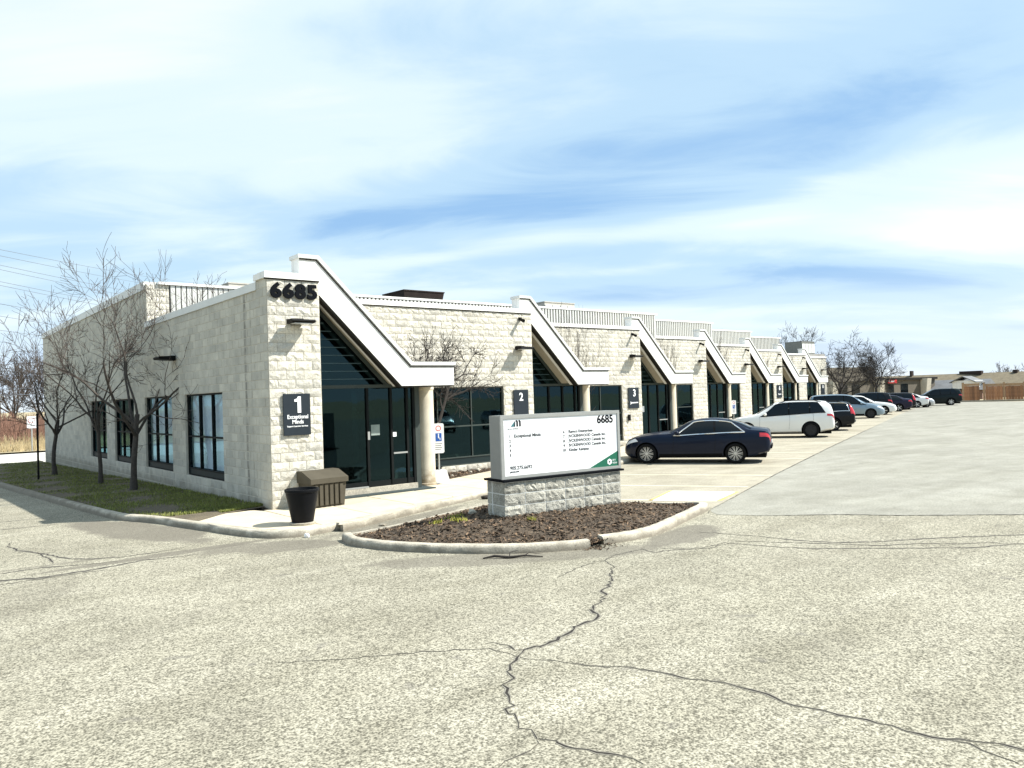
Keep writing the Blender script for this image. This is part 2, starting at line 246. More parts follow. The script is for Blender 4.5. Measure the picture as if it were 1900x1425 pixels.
M['signred'] = mat('sign_red', (0.55, 0.03, 0.03), 0.4, var=0.02)
M['snow'] = mat('pale_litter', (0.74, 0.74, 0.72), 0.8, var=0.06)
M['moss'] = mat('sprouting_weeds', (0.34, 0.33, 0.055), 0.9, var=0.3, vs_=20)
def paint(name, c, metal=0.0, rough=0.3):
    return mat(name, c, rough, metal=metal, var=0.03, vs_=1.5, coat=1.0 if max(c) > 0.1 else 0.22, spec=0.5 if max(c) > 0.1 else 0.12)
# ------------------------------------------------------------------ mesh helpers
class MB:
    def __init__(s): s.v = []; s.f = []; s.m = []; s.t = []
    def add(s, vs, fs, mi=0, tint=None):
        o = len(s.v); s.v += [tuple(p) for p in vs]
        for f in fs: s.f.append(tuple(i+o for i in f)); s.m.append(mi); s.t.append(0.5 if tint is None else tint)
        return s
    def box(s, x0, x1, y0, y1, z0, z1, mi=0, tint=None):
        return s.add([(x0,y0,z0),(x1,y0,z0),(x1,y1,z0),(x0,y1,z0),(x0,y0,z1),(x1,y0,z1),(x1,y1,z1),(x0,y1,z1)],
                     [(0,3,2,1),(4,5,6,7),(0,1,5,4),(1,2,6,5),(2,3,7,6),(3,0,4,7)], mi, tint)
    def prism(s, poly, pl, a0, a1, mi=0, tint=None):
        n = len(poly)
        def q(p, a): return (p[0], a, p[1]) if pl == 'xz' else ((a, p[0], p[1]) if pl == 'yz' else (p[0], p[1], a))
        vs = [q(p, a0) for p in poly] + [q(p, a1) for p in poly]
        fs = [tuple(range(n)), tuple(range(2*n-1, n-1, -1))] + [(i, i+n, (i+1) % n+n, (i+1) % n) for i in range(n)]
        return s.add(vs, fs, mi, tint)
    def tube(s, pts, rad, sides=6, mi=0, cap=True, tint=None):
        pts = [Vector(p) for p in pts]; n = len(pts)
        if not isinstance(rad, (list, tuple)): rad = [rad]*n
        vs = []; ref = None
        for i in range(n):
            d = (pts[min(i+1, n-1)]-pts[max(i-1, 0)]).normalized()
            if ref is None: ref = d.orthogonal().normalized()
            a = (ref-d*ref.dot(d)).normalized() if (ref-d*ref.dot(d)).length > 1e-4 else d.orthogonal().normalized(); ref = a; b = d.cross(a)
            for k in range(sides):
                an = 2*math.pi*k/sides; vs.append(pts[i]+(a*math.cos(an)+b*math.sin(an))*rad[i])
        fs = [(i*sides+k, i*sides+(k+1) % sides, (i+1)*sides+(k+1) % sides, (i+1)*sides+k) for i in range(n-1) for k in range(sides)]
        if cap and sides > 2: fs += [tuple(range(sides-1, -1, -1)), tuple(range((n-1)*sides, n*sides))]
        return s.add(vs, fs, mi, tint)
    def lathe(s, prof, seg=24, c=(0, 0, 0), mi=0, ax='z', caps=True):
        vs = []; n = len(prof)
        for r, z in prof:
            for k in range(seg):
                a = 2*math.pi*k/seg; p = (r*math.cos(a), r*math.sin(a), z)
                if ax == 'y': p = (r*math.cos(a), z, r*math.sin(a))
                vs.append((p[0]+c[0], p[1]+c[1], p[2]+c[2]))
        fs = [(i*seg+k, i*seg+(k+1) % seg, (i+1)*seg+(k+1) % seg, (i+1)*seg+k) for i in range(n-1) for k in range(seg)]
        if caps and prof[0][0] > 1e-4: fs.append(tuple(range(seg-1, -1, -1)))
        if caps and prof[-1][0] > 1e-4: fs.append(tuple(range((n-1)*seg, n*seg)))
        return s.add(vs, fs, mi)
    def mesh(s, name, mats, smooth=None, fix=True):
        me = bpy.data.meshes.new(name); me.from_pydata(s.v, [], s.f)
        for mm in (mats if isinstance(mats, (list, tuple)) else [mats]): me.materials.append(M[mm] if isinstance(mm, str) else mm)
        me.polygons.foreach_set('material_index', s.m)
        a = me.attributes.new('tint', 'FLOAT', 'FACE'); a.data.foreach_set('value', s.t)
        if fix and len(s.f) < 40000:
            bm = bmesh.new(); bm.from_mesh(me); bmesh.ops.recalc_face_normals(bm, faces=bm.faces); bm.to_mesh(me); bm.free()
        if smooth:
            me.polygons.foreach_set('use_smooth', [True]*len(me.polygons)); me.set_sharp_from_angle(angle=R(smooth))
        me.update(); return me
    def build(s, name, mats, parent=None, smooth=None, fix=True, loc=None, rot=None):
        return link(name, s.mesh(name, mats, smooth, fix), parent, loc, rot)
def link(name, me, parent=None, loc=None, rot=None):
    o = bpy.data.objects.new(name, me); C.objects.link(o)
    if parent is not None: o.parent = parent
    if loc is not None: o.location = loc
    if rot is not None: o.rotation_euler = (0, 0, rot) if isinstance(rot, (int, float)) else rot
    return o
def thing(name, label, cat, loc=(0, 0, 0), rz=0.0, group=None):
    o = link(name, None, None, loc, rz); o.empty_display_size = 0.3; return tag(o, label, cat, group)
def tag(o, label, cat, group=None):
    o['label'] = label; o['category'] = cat
    if group: o['group'] = group
    return o
def struct(o): o['kind'] = 'structure'; return o
def stuff(o): o['kind'] = 'stuff'; return o
def text(name, s, size, matl, parent, loc, rot=(R(90), 0, 0), align='LEFT', ext=0.006, off=0.0, sx=1.0, sh=0.0):
    cu = bpy.data.curves.new('t', 'FONT'); cu.body = s; cu.size = size; cu.extrude = ext; cu.offset = off; cu.align_x = align; cu.resolution_u = 3; cu.shear = sh
    o = bpy.data.objects.new('t', cu); C.objects.link(o)
    me = bpy.data.meshes.new_from_object(o.evaluated_get(bpy.context.evaluated_depsgraph_get())); bpy.data.objects.remove(o); bpy.data.curves.remove(cu)
    me.materials.clear(); me.materials.append(M[matl]); me.name = name
    r = link(name, me, parent, loc, rot); r.scale = (sx, 1, 1); return r
def sstep(a, b, x):
    t = max(0, min(1, (x-a)/(b-a))); return t*t*(3-2*t)
def drop(x, y): return 0.0145*min(max(0.0, y-2), 50)*(1-sstep(0.0, 5.0, x))
def gz(x, y): return -0.13-drop(x, y)
# ================================================================== THE SETTING
DX, DY = 9.126, 3.306
def interp(tab, x):
    if x <= tab[0][0]: return tab[0][1]
    for (a, p), (b, q) in zip(tab, tab[1:]):
        if x <= b: return p+(q-p)*(x-a)/(b-a)
    return tab[-1][1]
def lines(a, b, step, extra=()):
    n = max(1, int(round((b-a)/step))); return sorted(set([a+(b-a)*i/n for i in range(n+1)]+list(extra)))
def grid_sheet(xs, ys, zf):
    mb = MB(); nx = len(xs); vs = [(x, y, zf(x, y)) for y in ys for x in xs]
    mb.add(vs, [(j*nx+i, j*nx+i+1, (j+1)*nx+i+1, (j+1)*nx+i) for j in range(len(ys)-1) for i in range(nx-1)]); return mb
# far land, one sheet to the horizon
def landz(x, y):
    d = math.hypot(x-10, y-5); return -1.15-0.9*sstep(60, 300, d) if True else 0
xs = [-4000, -1500, -600, -250, -120, -60, -20, 20, 60, 120, 250, 600, 1500, 4000]
struct(grid_sheet(xs, xs, lambda x, y: -1.3).build('ground', 'drygrass'))
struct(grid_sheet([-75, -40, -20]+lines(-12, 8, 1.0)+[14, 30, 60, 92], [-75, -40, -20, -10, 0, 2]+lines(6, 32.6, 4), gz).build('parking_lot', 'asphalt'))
# grey lane laid over it, 4 mm proud
mb = MB(); a = [(5.95, -7.08), (6.28, -6.66), (12.75, -4.1), (22.26, -0.51), (55.96, 11.9), (91.5, 24.5), (91.5, -74), (48, -60), (9.28, -11.2), (7.9, -9.64), (7.34, -8.8), (6.34, -7.77)]
rgl = random.Random(6); a2 = []
for (x1, y1), (x2, y2) in zip(a, a[1:]+a[:1]):      # ragged paving joint near by
    n = int(math.hypot(x2-x1, y2-y1)/0.25) if max(x1, x2) < 56 and min(y1, y2) > -12 else 1
    for j in range(n): e_ = 0.022 if n > 1 else 0; a2.append((x1+(x2-x1)*j/n+rgl.gauss(0, e_), y1+(y2-y1)*j/n+rgl.gauss(0, e_)))
a = a2; mb.add([(x, y, -0.126) for x, y in a], [tuple(range(len(a)))]); struct(mb.build('driving_lane', 'lane'))
mb = MB(); a = [(6.6, -6.52), (12.75, -4.16), (22.26, -0.57), (55.96, 11.82), (66, 15.5), (66, 20.85), (5.2, -1.18), (4.75, -1.9), (5.2, -4.2), (6.0, -5.3), (6.6, -6.2)]
mb.add([(x, y, -0.1285) for x, y in a], [tuple(range(len(a)))]); struct(mb.build('parking_bays', 'bays'))
# street beyond the lawn, verge and bank
M['street'] = mat('pale_street', (0.52, 0.50, 0.45), 0.9, var=0.08, world=True)
struct(grid_sheet(lines(-60, 12, 6), [32.6, 38, 45, 52], lambda x, y: gz(-5, y)+0.004 if x < 6 else gz(-5, y)).build('street', 'street'))
def bankz(x, y): return gz(-5, 52)+0.12+1.1*sstep(56, 68, y)+0.12*math.sin(x*0.7+y*0.4)*sstep(53, 58, y)
struct(grid_sheet(lines(-60, 14, 2.5), [52, 52.25]+lines(54, 84, 3), bankz).build('grass_bank', 'drygrass'))
# ------------------------------------------------------------------ kerbs
def smooth_path(pts, step):
    out = []; n = len(pts); P = [Vector((*p, 0)) for p in pts]
    for i in range(n-1):
        p0, p1, p2, p3 = P[max(i-1, 0)], P[i], P[i+1], P[min(i+2, n-1)]; L = (p2-p1).length; k = max(1, int(L/step))
        for j in range(k):
            t = j/k; t2, t3 = t*t, t*t*t
            out.append(0.5*((2*p1)+(p2-p0)*t+(2*p0-5*p1+4*p2-p3)*t2+(3*p1-p0-3*p2+p3)*t3))
    out.append(P[-1]); return out
def kerb(name, pts, side, width, rough=0.006, zt=lambda x, y: -drop(x, y), step=0.22, seed=1, gaps=()):
    rg = random.Random(seed); pa = smooth_path(pts, step); n = len(pa); mb = MB(); vs = []
    for i, p in enumerate(pa):
        d = (pa[min(i+1, n-1)]-pa[max(i-1, 0)]).normalized(); nn = Vector((-d.y, d.x, 0))*side
        z1 = zt(p.x, p.y); zb = gz(p.x, p.y)-0.05; j = lambda s: rg.uniform(-s, s)
        ch = 0.035 if rg.random() < 0.06 else 0
        for o, z in ((-0.012, zb), (0.004+j(rough), z1-0.045-ch+j(rough)), (0.028+ch+j(rough), z1-0.008-ch*0.6+j(rough*0.6)), (0.06, z1+j(rough*0.5)), (width, z1+j(rough*0.4)), (width+0.004, zb)):
            q = p+nn*o; vs.append((q.x, q.y, z))
    k = 6; mb.add(vs, [(i*k+a, i*k+a+1, (i+1)*k+a+1, (i+1)*k+a) for i in range(n-1) for a in range(k-1)]+[tuple(range(k)), tuple(range((n-1)*k+k-1, (n-1)*k-1, -1))])
    return mb.build(name, 'kerb', smooth=50)
FRONT = [(-0.25, -2.94), (1.13, -2.45), (2.92, -1.77), (5.17, -1.13), (66, 20.91)]
left = [(-3.75, 32.4), (-3.4, 18.2), (-2.98, 9), (-2.62, 2.9), (-2.40, 1.8), (-2.10, 0.97), (-1.52, -1.61), (-1.32, -2.3), (-1.10, -2.72), (-0.75, -2.93), (-0.25, -2.94)]
struct(kerb('kerb', left, 1, 0.16, seed=3)); struct(kerb('kerb', FRONT, 1, 0.16, zt=lambda x, y: 0.0, seed=4))
XK = [(-1.2, -1.46), (-0.3, -1.70), (0.97, -1.94), (1.8, -2.22), (2.9, -2.45), (9, -2.82), (18, -3.22), (32.4, -3.58)]
YF = [(x, y) for x, y in FRONT]
# ------------------------------------------------------------------ sidewalk: slabs as pieces
wk = MB(); poly = [(-1.7, -0.3), (-1.4, -1.5), (-0.95, -2.6), (-0.2, -2.75), (1.1, -2.3), (2.9, -1.6), (5.17, -0.95), (66, 21.1), (66, 24.6), (4.9, 2.6), (4.9, 1.1), (1.2, 1.1), (1.1, 0.2), (-0.6, 0.3)]
wk.add([(x, y, -0.022) for x, y in poly], [tuple(range(len(poly)))]); walk = struct(wk.build('sidewalk', 'joint'))
def slab(poly, tint):
    cx = sum(p[0] for p in poly)/len(poly); cy = sum(p[1] for p in poly)/len(poly); g = []
    for x, y in poly:
        d = math.hypot(x-cx, y-cy); k = (d-0.014)/d; g.append((cx+(x-cx)*k, cy+(y-cy)*k))
    mb = MB(); n = len(g); j = [random.uniform(-0.003, 0.003) for _ in g]
    vs = [(x, y, -0.06) for x, y in g]+[(x, y, -0.008+q) for (x, y), q in zip(g, j)]+[(cx+(x-cx)*0.985, cy+(y-cy)*0.985, 0.0+q) for (x, y), q in zip(g, j)]
    fs = [(i, (i+1) % n, (i+1) % n+n, i+n) for i in range(n)]+[(i+n, (i+1) % n+n, (i+1) % n+2*n, i+2*n) for i in range(n)]+[tuple(range(2*n, 3*n))]
    mb.add(vs, fs, 0, tint); mb.build('paving_slab', 'walk', walk)
slab([(-1.68, -0.32), (-1.40, -1.40), (-1.13, -2.33), (-0.92, -2.62), (-0.70, -2.75), (-0.16, -2.77), (-0.16, -0.05), (-0.30, 0.36), (-0.90, 0.34)], 0.6)
STEP = DX/7
for k in range(48):
    xa = -0.15+k*STEP; xb = xa+STEP; i, r = divmod(k, 7)
    fa = interp(YF, xa)+0.165; fb = interp(YF, xb)+0.165
    if r < 4 : ba = bb = i*DY+1.0
    else: ba, bb = fa+2.72, fb+2.72
    if k == 0: ba = bb = 0.12
    ma, mb_ = fa+(1.45 if ba-fa > 2.2 else (ba-fa)*0.5), fb+(1.45 if bb-fb > 2.0 else (bb-fb)*0.5)
    slab([(xa, fa), (xb, fb), (xb, mb_), (xa, ma)], random.random()); slab([(xa, ma), (xb, mb_), (xb, bb), (xa, ba)], random.random())
# ------------------------------------------------------------------ lawn, grass, beds
def lawnz(x, y): return -drop(x, y)-0.015+0.05*sstep(0, 2.0, x-interp(XK, y))+0.012*math.sin(3.1*x+1.7*y)*math.sin(2.3*y)
mb = MB(); ys = [-0.33, 0.0, 0.34, 0.36]+lines(0.8, 32.3, 0.5); nx = 9; vs = []
for y in ys:
    a = interp(XK, y); e_ = {-0.33: a+0.01, 0.0: -1.27, 0.34: -0.88}.get(y, 0.02)
    for i in range(nx): x = a+(e_-a)*i/(nx-1); vs.append((x, y, lawnz(x, y)))
mb.add(vs, [(j*nx+i, j*nx+i+1, (j+1)*nx+i+1, (j+1)*nx+i) for j in range(len(ys)-1) for i in range(nx-1)])
struct(mb.build('lawn', 'soil'))
mb = MB(); rg = random.Random(5)
for _ in range(52000):
    y = 0.5+31.5*rg.random()**1.7; a = interp(XK, y) if y > 0.9 else -0.9; u = rg.random(); x = a+(0.0-a)*u
    bare = math.sin(x*2.3+y*0.9)*math.sin(y*1.3-x)+0.55*(1-sstep(0.15, 0.65, u))
    if bare > rg.uniform(0.1, 1.1): continue
    z = lawnz(x, y)-0.005; h = rg.uniform(0.025, 0.065)*(1.3 if u > 0.93 else 1); an = rg.uniform(0, 6.28); wv = rg.uniform(0.006, 0.012); c, s_ = math.cos(an)*wv, math.sin(an)*wv
    lx, ly = rg.uniform(-0.03, 0.03), rg.uniform(-0.03, 0.03)
    mb.add([(x-c, y-s_, z), (x+c, y+s_, z), (x+lx, y+ly, z+h)], [(0, 1, 2)], 0, rg.random())
g = stuff(mb.build('grass', 'grass', fix=False)); tag(g, 'short olive winter grass on the shaded lawn beside the block wall', 'grass')
def chips(n, place, seed, zf, s0=0.02, s1=0.075):
    rg = random.Random(seed); mb = MB(); k = 0
    while k < n:
        p = place(rg)
        if p is None: continue
        x, y = p; L = rg.uniform(s0, s1); wv = L*rg.uniform(0.2, 0.5); an = rg.uniform(0, 6.28); c, s_ = math.cos(an), math.sin(an); z = zf(x, y)+rg.uniform(0, 0.012); t1 = rg.uniform(-0.02, 0.03); t2 = rg.uniform(-0.012, 0.02)
        mb.add([(x-c*L/2+s_*wv/2, y-s_*L/2-c*wv/2, z), (x+c*L/2+s_*wv/2, y+s_*L/2-c*wv/2, z+t1), (x+c*L/2-s_*wv/2, y+s_*L/2+c*wv/2, z+t1+t2), (x-c*L/2-s_*wv/2, y-s_*L/2+c*wv/2, z+t2)], [(0, 1, 2, 3)], 0, rg.random()**1.6); k += 1
    return mb
# ------------------------------------------------------------------ sign island
OUT1 = [(-0.30, -3.84), (-0.43, -4.25), (-0.40, -4.75), (-0.10, -5.55), (0.45, -6.38), (1.03, -7.01), (1.60, -7.38), (2.04, -7.58)]
OUT2 = [(2.40, -7.52), (3.05, -7.62), (3.69, -7.56), (4.75, -7.20), (5.82, -6.80), (6.35, -6.58), (6.52, -6.35), (6.38, -6.08)]
BACK = [(6.38, -6.08), (5.8, -5.35), (5.05, -4.25), (4.6, -3.2), (4.2, -2.82), (3.90, -2.76), (2.80, -3.03), (0.74, -3.67), (0.0, -3.82), (-0.30, -3.84)]
isl0 = lambda x, y: 0.0
struct(kerb('kerb', OUT1, 1, 0.15, rough=0.007, zt=isl0, step=0.12, seed=7)); struct(kerb('kerb', OUT2, 1, 0.17, rough=0.013, zt=isl0, step=0.1, seed=8)); struct(kerb('kerb', BACK, 1, 0.14, rough=0.008, zt=lambda x, y: -0.02, step=0.2, seed=9))
ring = [(p.x, p.y) for p in smooth_path(OUT1, 0.25)]+[(p.x, p.y) for p in smooth_path(OUT2, 0.25)]+[(p.x, p.y) for p in smooth_path(BACK, 0.3)[1:-1]]
CXI, CYI = 2.6, -5.1
def inside(poly, x, y):
    c = False; n = len(poly)
    for i in range(n):
        x1, y1 = poly[i]; x2, y2 = poly[i-1]
        if (y1 > y) != (y2 > y) and x < (x2-x1)*(y-y1)/(y2-y1)+x1: c = not c
    return c
def edge_d(poly, x, y):
    b = 9
    for i in range(len(poly)):
        x1, y1 = poly[i]; x2, y2 = poly[i-1]; dx, dy = x2-x1, y2-y1; t = max(0, min(1, ((x-x1)*dx+(y-y1)*dy)/(dx*dx+dy*dy+1e-9))); b = min(b, math.hypot(x-x1-t*dx, y-y1-t*dy))
    return b
def islz(x, y):
    d = edge_d(ring, x, y); return -0.045+0.17*sstep(0.08, 1.5, d)+0.02*math.sin(4*x+1)*math.sin(5*y)+0.012*math.sin(11*x)*math.sin(9*y+2)
mb = MB(); nr = 12; n = len(ring); vs = []
for k in range(nr):
    t = 0.985*(1-k/nr)
    for x, y in ring: px, py = CXI+(x-CXI)*t, CYI+(y-CYI)*t; vs.append((px, py, islz(px, py) if k else -0.05))
vs.append((CXI, CYI, islz(CXI, CYI)))
mb.add(vs, [(k*n+i, k*n+(i+1) % n, (k+1)*n+(i+1) % n, (k+1)*n+i) for k in range(nr-1) for i in range(n)]+[((nr-1)*n+i, (nr-1)*n+(i+1) % n, nr*n) for i in range(n)])
struct(mb.build('mulch_bed', 'mulch', smooth=60))
def pl(rg):
    x, y = rg.uniform(-0.5, 6.6), rg.uniform(-7.7, -2.7); return (x, y) if inside(ring, x, y) and edge_d(ring, x, y) > 0.13 else None
g = stuff(chips(11000, pl, 21, islz).build('mulch_chips', 'chip', fix=False)); tag(g, 'loose brown bark mulch chips covering the kerbed sign island', 'mulch')
def pl(rg):     # a few chips spilled over the broken kerb and gutter
    x, y = rg.gauss(2.2, 0.16), rg.gauss(-7.55, 0.12); return x, y
g = stuff(chips(300, pl, 22, lambda x, y: -0.06 if inside(ring, x, y) else -0.128, 0.015, 0.05).build('mulch_chips', 'chip', fix=False)); tag(g, 'bark mulch spilling through the broken gap in the island kerb', 'mulch')
# beds in front of the bay windows
for i in range(1, 8):
    ox, oy = i*DX, i*DY; q = [(-4.15, -1.85), (-0.75, -0.42), (-0.35, 0.05), (-4.15, 0.05)]
    mb = MB(); mb.add([(ox+x, oy+y, 0.012) for x, y in q], [(0, 1, 2, 3)]); struct(mb.build('planting_bed', 'mulch'))
    if i < 3:
        poly_ = [(ox+x, oy+y) for x, y in q]
        def pl(rg):
            x, y = ox+rg.uniform(-4.2, -0.3), oy+rg.uniform(-1.9, 0.0); return (x, y) if inside(poly_, x, y) else None
        g = stuff(chips(1500, pl, 30+i, lambda x, y: 0.014).build('mulch_chips', 'chip', fix=False)); tag(g, 'brown mulch in the bed under the %s bay window' % ('second' if i == 1 else 'third'), 'mulch')
# ------------------------------------------------------------------ cracks, seams and paint on the paving
park = [o for o in C.objects if o.name == 'parking_lot'][0]
def crack(pts, width, seed, parent=park, z=0.0035, name='crack', jit=0.02, edge=True, mt='crack'):
    if edge and name == 'crack': crack(pts, width*2.3, seed, parent, 0.0022, 'crack_edge', jit, False, 'crackedge')
    rg = random.Random(seed); pa = []
    for (x1, y1), (x2, y2) in zip(pts, pts[1:]):
        L = math.hypot(x2-x1, y2-y1); n = max(1, int(L/0.07))
        for j in range(n): t = j/n; pa.append((x1+(x2-x1)*t+rg.gauss(0, jit)*0.5, y1+(y2-y1)*t+rg.gauss(0, jit)*0.5))
    pa.append(pts[-1]); mb = MB(); vs = []; n = len(pa)
    for i, (x, y) in enumerate(pa):
        a, b = pa[max(i-1, 0)], pa[min(i+1, n-1)]; d = math.hypot(b[0]-a[0], b[1]-a[1])+1e-6; nx, ny = -(b[1]-a[1])/d, (b[0]-a[0])/d; e = min(1, 4*i/n, 4*(n-1-i)/n)
        wv = width*(0.25+0.75*e)*rg.uniform(0.35, 1.5)/2; zz = gz(x, y)+z
        vs += [(x+nx*wv, y+ny*wv, zz), (x-nx*wv, y-ny*wv, zz)]
    mb.add(vs, [(2*i, 2*i+1, 2*i+3, 2*i+2) for i in range(n-1)]); return mb.build(name, mt, parent, fix=False)
c1 = [(1.55, -8.34), (1.31, -8.75), (0.53, -9.42), (0.31, -9.47), (0.26, -9.64), (-0.14, -9.85), (-0.39, -10.02), (-0.5, -10.26), (-0.94, -10.34), (-1.36, -10.52), (-1.53, -10.55), (-1.75, -10.53), (-1.96, -10.64), (-2.08, -10.76), (-2.24, -10.86), (-2.33, -11.02), (-2.52, -11.16), (-2.65, -11.38), (-2.75, -11.5), (-2.8, -11.65), (-2.89, -11.75), (-2.89, -11.93), (-2.93, -12.03)]
CR = [(c1, 0.026), ([(-2.93, -12.03), (-3.06, -12.14), (-3.39, -12.18)], 0.008),
 ([(-1.96, -10.64), (-1.94, -10.44), (-2.0, -10.25), (-2.2, -10.09), (-2.52, -9.87), (-3.04, -9.58), (-3.65, -9.16)], 0.009), ([(-1.75, -10.53), (-1.84, -10.44), (-1.79, -10.3), (-1.88, -10.07)], 0.016),
 ([(-1.96, -10.64), (-1.77, -10.98), (-1.55, -11.37), (-1.42, -11.53), (-1.32, -11.81), (-1.23, -12.14), (-1.14, -12.31), (-1.1, -12.62), (-1.14, -12.93), (-1.05, -13.25), (-0.99, -13.51), (-0.96, -13.77), (-0.88, -13.99), (-0.75, -14.19), (-0.73, -14.33), (-0.6, -14.7), (-0.3, -15.4)], 0.017),
 ([(-2.93, -12.03), (-2.86, -12.12), (-2.86, -12.27), (-2.77, -12.47), (-2.67, -12.59), (-2.67, -12.78)], 0.014), ([(-0.91, -13.94), (-0.91, -14.06), (-0.95, -14.25), (-0.95, -14.37)], 0.010),
 ([(4.22, -8.01), (4.4, -8.36), (4.55, -8.94), (4.65, -9.58), (4.89, -10.1), (5.35, -10.49), (6.05, -10.93), (6.67, -11.4), (7.27, -11.83), (9, -13.4)], 0.028), ([(2.75, -8.38), (3.17, -8.8), (3.76, -8.81), (3.95, -9.5), (4.27, -10.12), (4.75, -10.63), (5.23, -11.13), (5.81, -11.71), (6.52, -12.06), (8, -13.5)], 0.022), ([(3.96, -8.78), (4.32, -9.44), (4.73, -10.03), (5.05, -10.63), (5.57, -10.98), (5.89, -11.41), (6.28, -11.68), (6.44, -12.09)], 0.02),
 ([(-4.65, 0.86), (-4.75, 0.37), (-4.67, -0.29), (-4.46, -0.79), (-4.3, -1.4), (-4.13, -1.91), (-3.89, -2.17), (-3.56, -2.38), (-3.08, -2.42), (-2.5, -2.36)], 0.030), ([(-7.5, -2.6), (-5.19, -2.93), (-4.7, -3.15), (-4.15, -3.15), (-3.65, -3.06), (-3.32, -2.96), (-2.83, -3.11), (-2.51, -3.14)], 0.045), ([(-7, -2.2), (-5.14, -2.35), (-4.58, -2.32), (-4.05, -2.61), (-3.63, -2.7)], 0.03), ([(-4.46, -0.79), (-4.38, -1.56), (-4.42, -2.13)], 0.022), ([(-7, -3.1), (-5.22, -3.23), (-4.62, -3.24), (-3.88, -3.3)], 0.02), ([(-7, 3.2), (-5.4, 3.0), (-3.6, 2.75)], 0.03), ([(-7, 4.6), (-5.2, 4.5), (-3.4, 4.3)], 0.03),
 ([(1.4, -8.26), (1.54, -8.36), (1.96, -8.18), (2.54, -8.2), (2.47, -8.51), (2.8, -8.56), (3.23, -8.91), (3.75, -8.9)], 0.018), ([(0.4, -8.6), (0.95, -8.4), (1.4, -8.32)], 0.012)]
for k, (p_, wd) in enumerate(CR): crack(p_, wd, 100+k, jit=0.045 if k == 0 else 0.026)
lane = [o for o in C.objects if o.name == 'driving_lane'][0]
crack([(5.89, -7.02), (6.34, -7.77), (7.34, -8.8), (7.9, -9.64), (9.28, -11.2), (12, -14.5)], 0.028, 140, lane, 0.008, 'seam', 0.006); crack([(6.0, -6.85), (6.28, -6.66), (12.75, -4.1), (22.26, -0.51), (40, 6.0)], 0.035, 141, lane, 0.008, 'seam', 0.008)
def line(p, q, wd, matl, name='painted_line'):
    d = Vector((q[0]-p[0], q[1]-p[1])); n = Vector((-d.y, d.x)).normalized()*wd/2; mb = MB(); k = max(2, int(d.length/0.3)); vs = []; rg = random.Random(int(p[0]*100))
    for i in range(k+1):
        t = i/k; vs += [(p[0]+d.x*t+n.x*rg.uniform(0.7, 1.1), p[1]+d.y*t+n.y, -0.126), (p[0]+d.x*t-n.x, p[1]+d.y*t-n.y*rg.uniform(0.7, 1.1), -0.126)]
    mb.add(vs, [(2*i, 2*i+1, 2*i+3, 2*i+2) for i in range(k)]); return mb.build(name, matl, park, fix=False)
BK = Vector((math.cos(R(-59.2)), math.sin(R(-59.2)), 0)); ROW = Vector((0.940, 0.3406, 0))
for k in range(-1, 14):
    e = Vector((9.91, -4.99, 0))+ROW*2.66*k+BK*0.1; s_ = e-BK*4.4; line(s_, e, 0.10, 'stall')
mb = MB(); mb.add([(8.25, -4.13, -0.1255), (8.95, -5.42, -0.1255), (7.52, -5.93, -0.1255), (6.68, -4.84, -0.1255)], [(0, 1, 2, 3)]); mb.build('painted_patch', 'blue', park, fix=False)
for p_, q_ in (((8.25, -4.10), (6.66, -4.80)), ((9.0, -5.42), (7.54, -5.98))): line(p_, q_, 0.10, 'yellow')
# ================================================================== THE BUILDING
B = thing('commercial_building', 'long single-storey cream block building with zigzag white fascias, numbered 6685', 'building')
def split_geo(w_, h, rg, amp=0.019, nu=5, nv=3):
    vs = []; fs = []
    for j in range(nv+1):
        for i in range(nu+1):
            e = i in (0, nu) or j in (0, nv); u = w_*i/nu; v = h*j/nv
            if not e: u += rg.uniform(-0.12, 0.12)*w_/nu; v += rg.uniform(-0.15, 0.15)*h/nv
            vs.append((u, v, 0.006+rg.uniform(0, 0.006) if e else 0.010+rg.random()*amp))
    n = nu+1
    for j in range(nv):
        for i in range(nu):
            a = j*n+i
            if rg.random() < 0.5: fs += [(a, a+1, a+n+1), (a, a+n+1, a+n)]
            else: fs += [(a, a+1, a+n), (a+1, a+n+1, a+n)]
    b0 = len(vs); vs += [(0, 0, -0.02), (w_, 0, -0.02), (w_, h, -0.02), (0, h, -0.02)]
    c = [0, nu, n*nv+nu, n*nv]
    bot = list(range(0, n)); rt = [j*n+nu for j in range(nv+1)]; top = [n*nv+i for i in range(n)][::-1]; lf = [j*n for j in range(nv+1)][::-1]
    fs += [tuple([b0, b0+1]+bot[::-1]), tuple([b0+1, b0+2]+rt[::-1]), tuple([b0+2, b0+3]+top[::-1]), tuple([b0+3, b0]+lf[::-1])]
    return vs, fs
def flat_geo(w_, h, rg, amp=0.003):
    e = 0.006; k = 0.007+rg.random()*amp
    vs = [(0, 0, -0.02), (w_, 0, -0.02), (w_, h, -0.02), (0, h, -0.02), (0, 0, k-0.004), (w_, 0, k-0.004), (w_, h, k-0.004), (0, h, k-0.004), (e, e, k), (w_-e, e, k), (w_-e, h-e, k), (e, h-e, k)]
    fs = [(8, 9, 10, 11)]+[(i, (i+1) % 4, (i+1) % 4+4, i+4) for i in range(4)]+[(i+4, (i+1) % 4+4, (i+1) % 4+8, i+8) for i in range(4)]
    return vs, fs
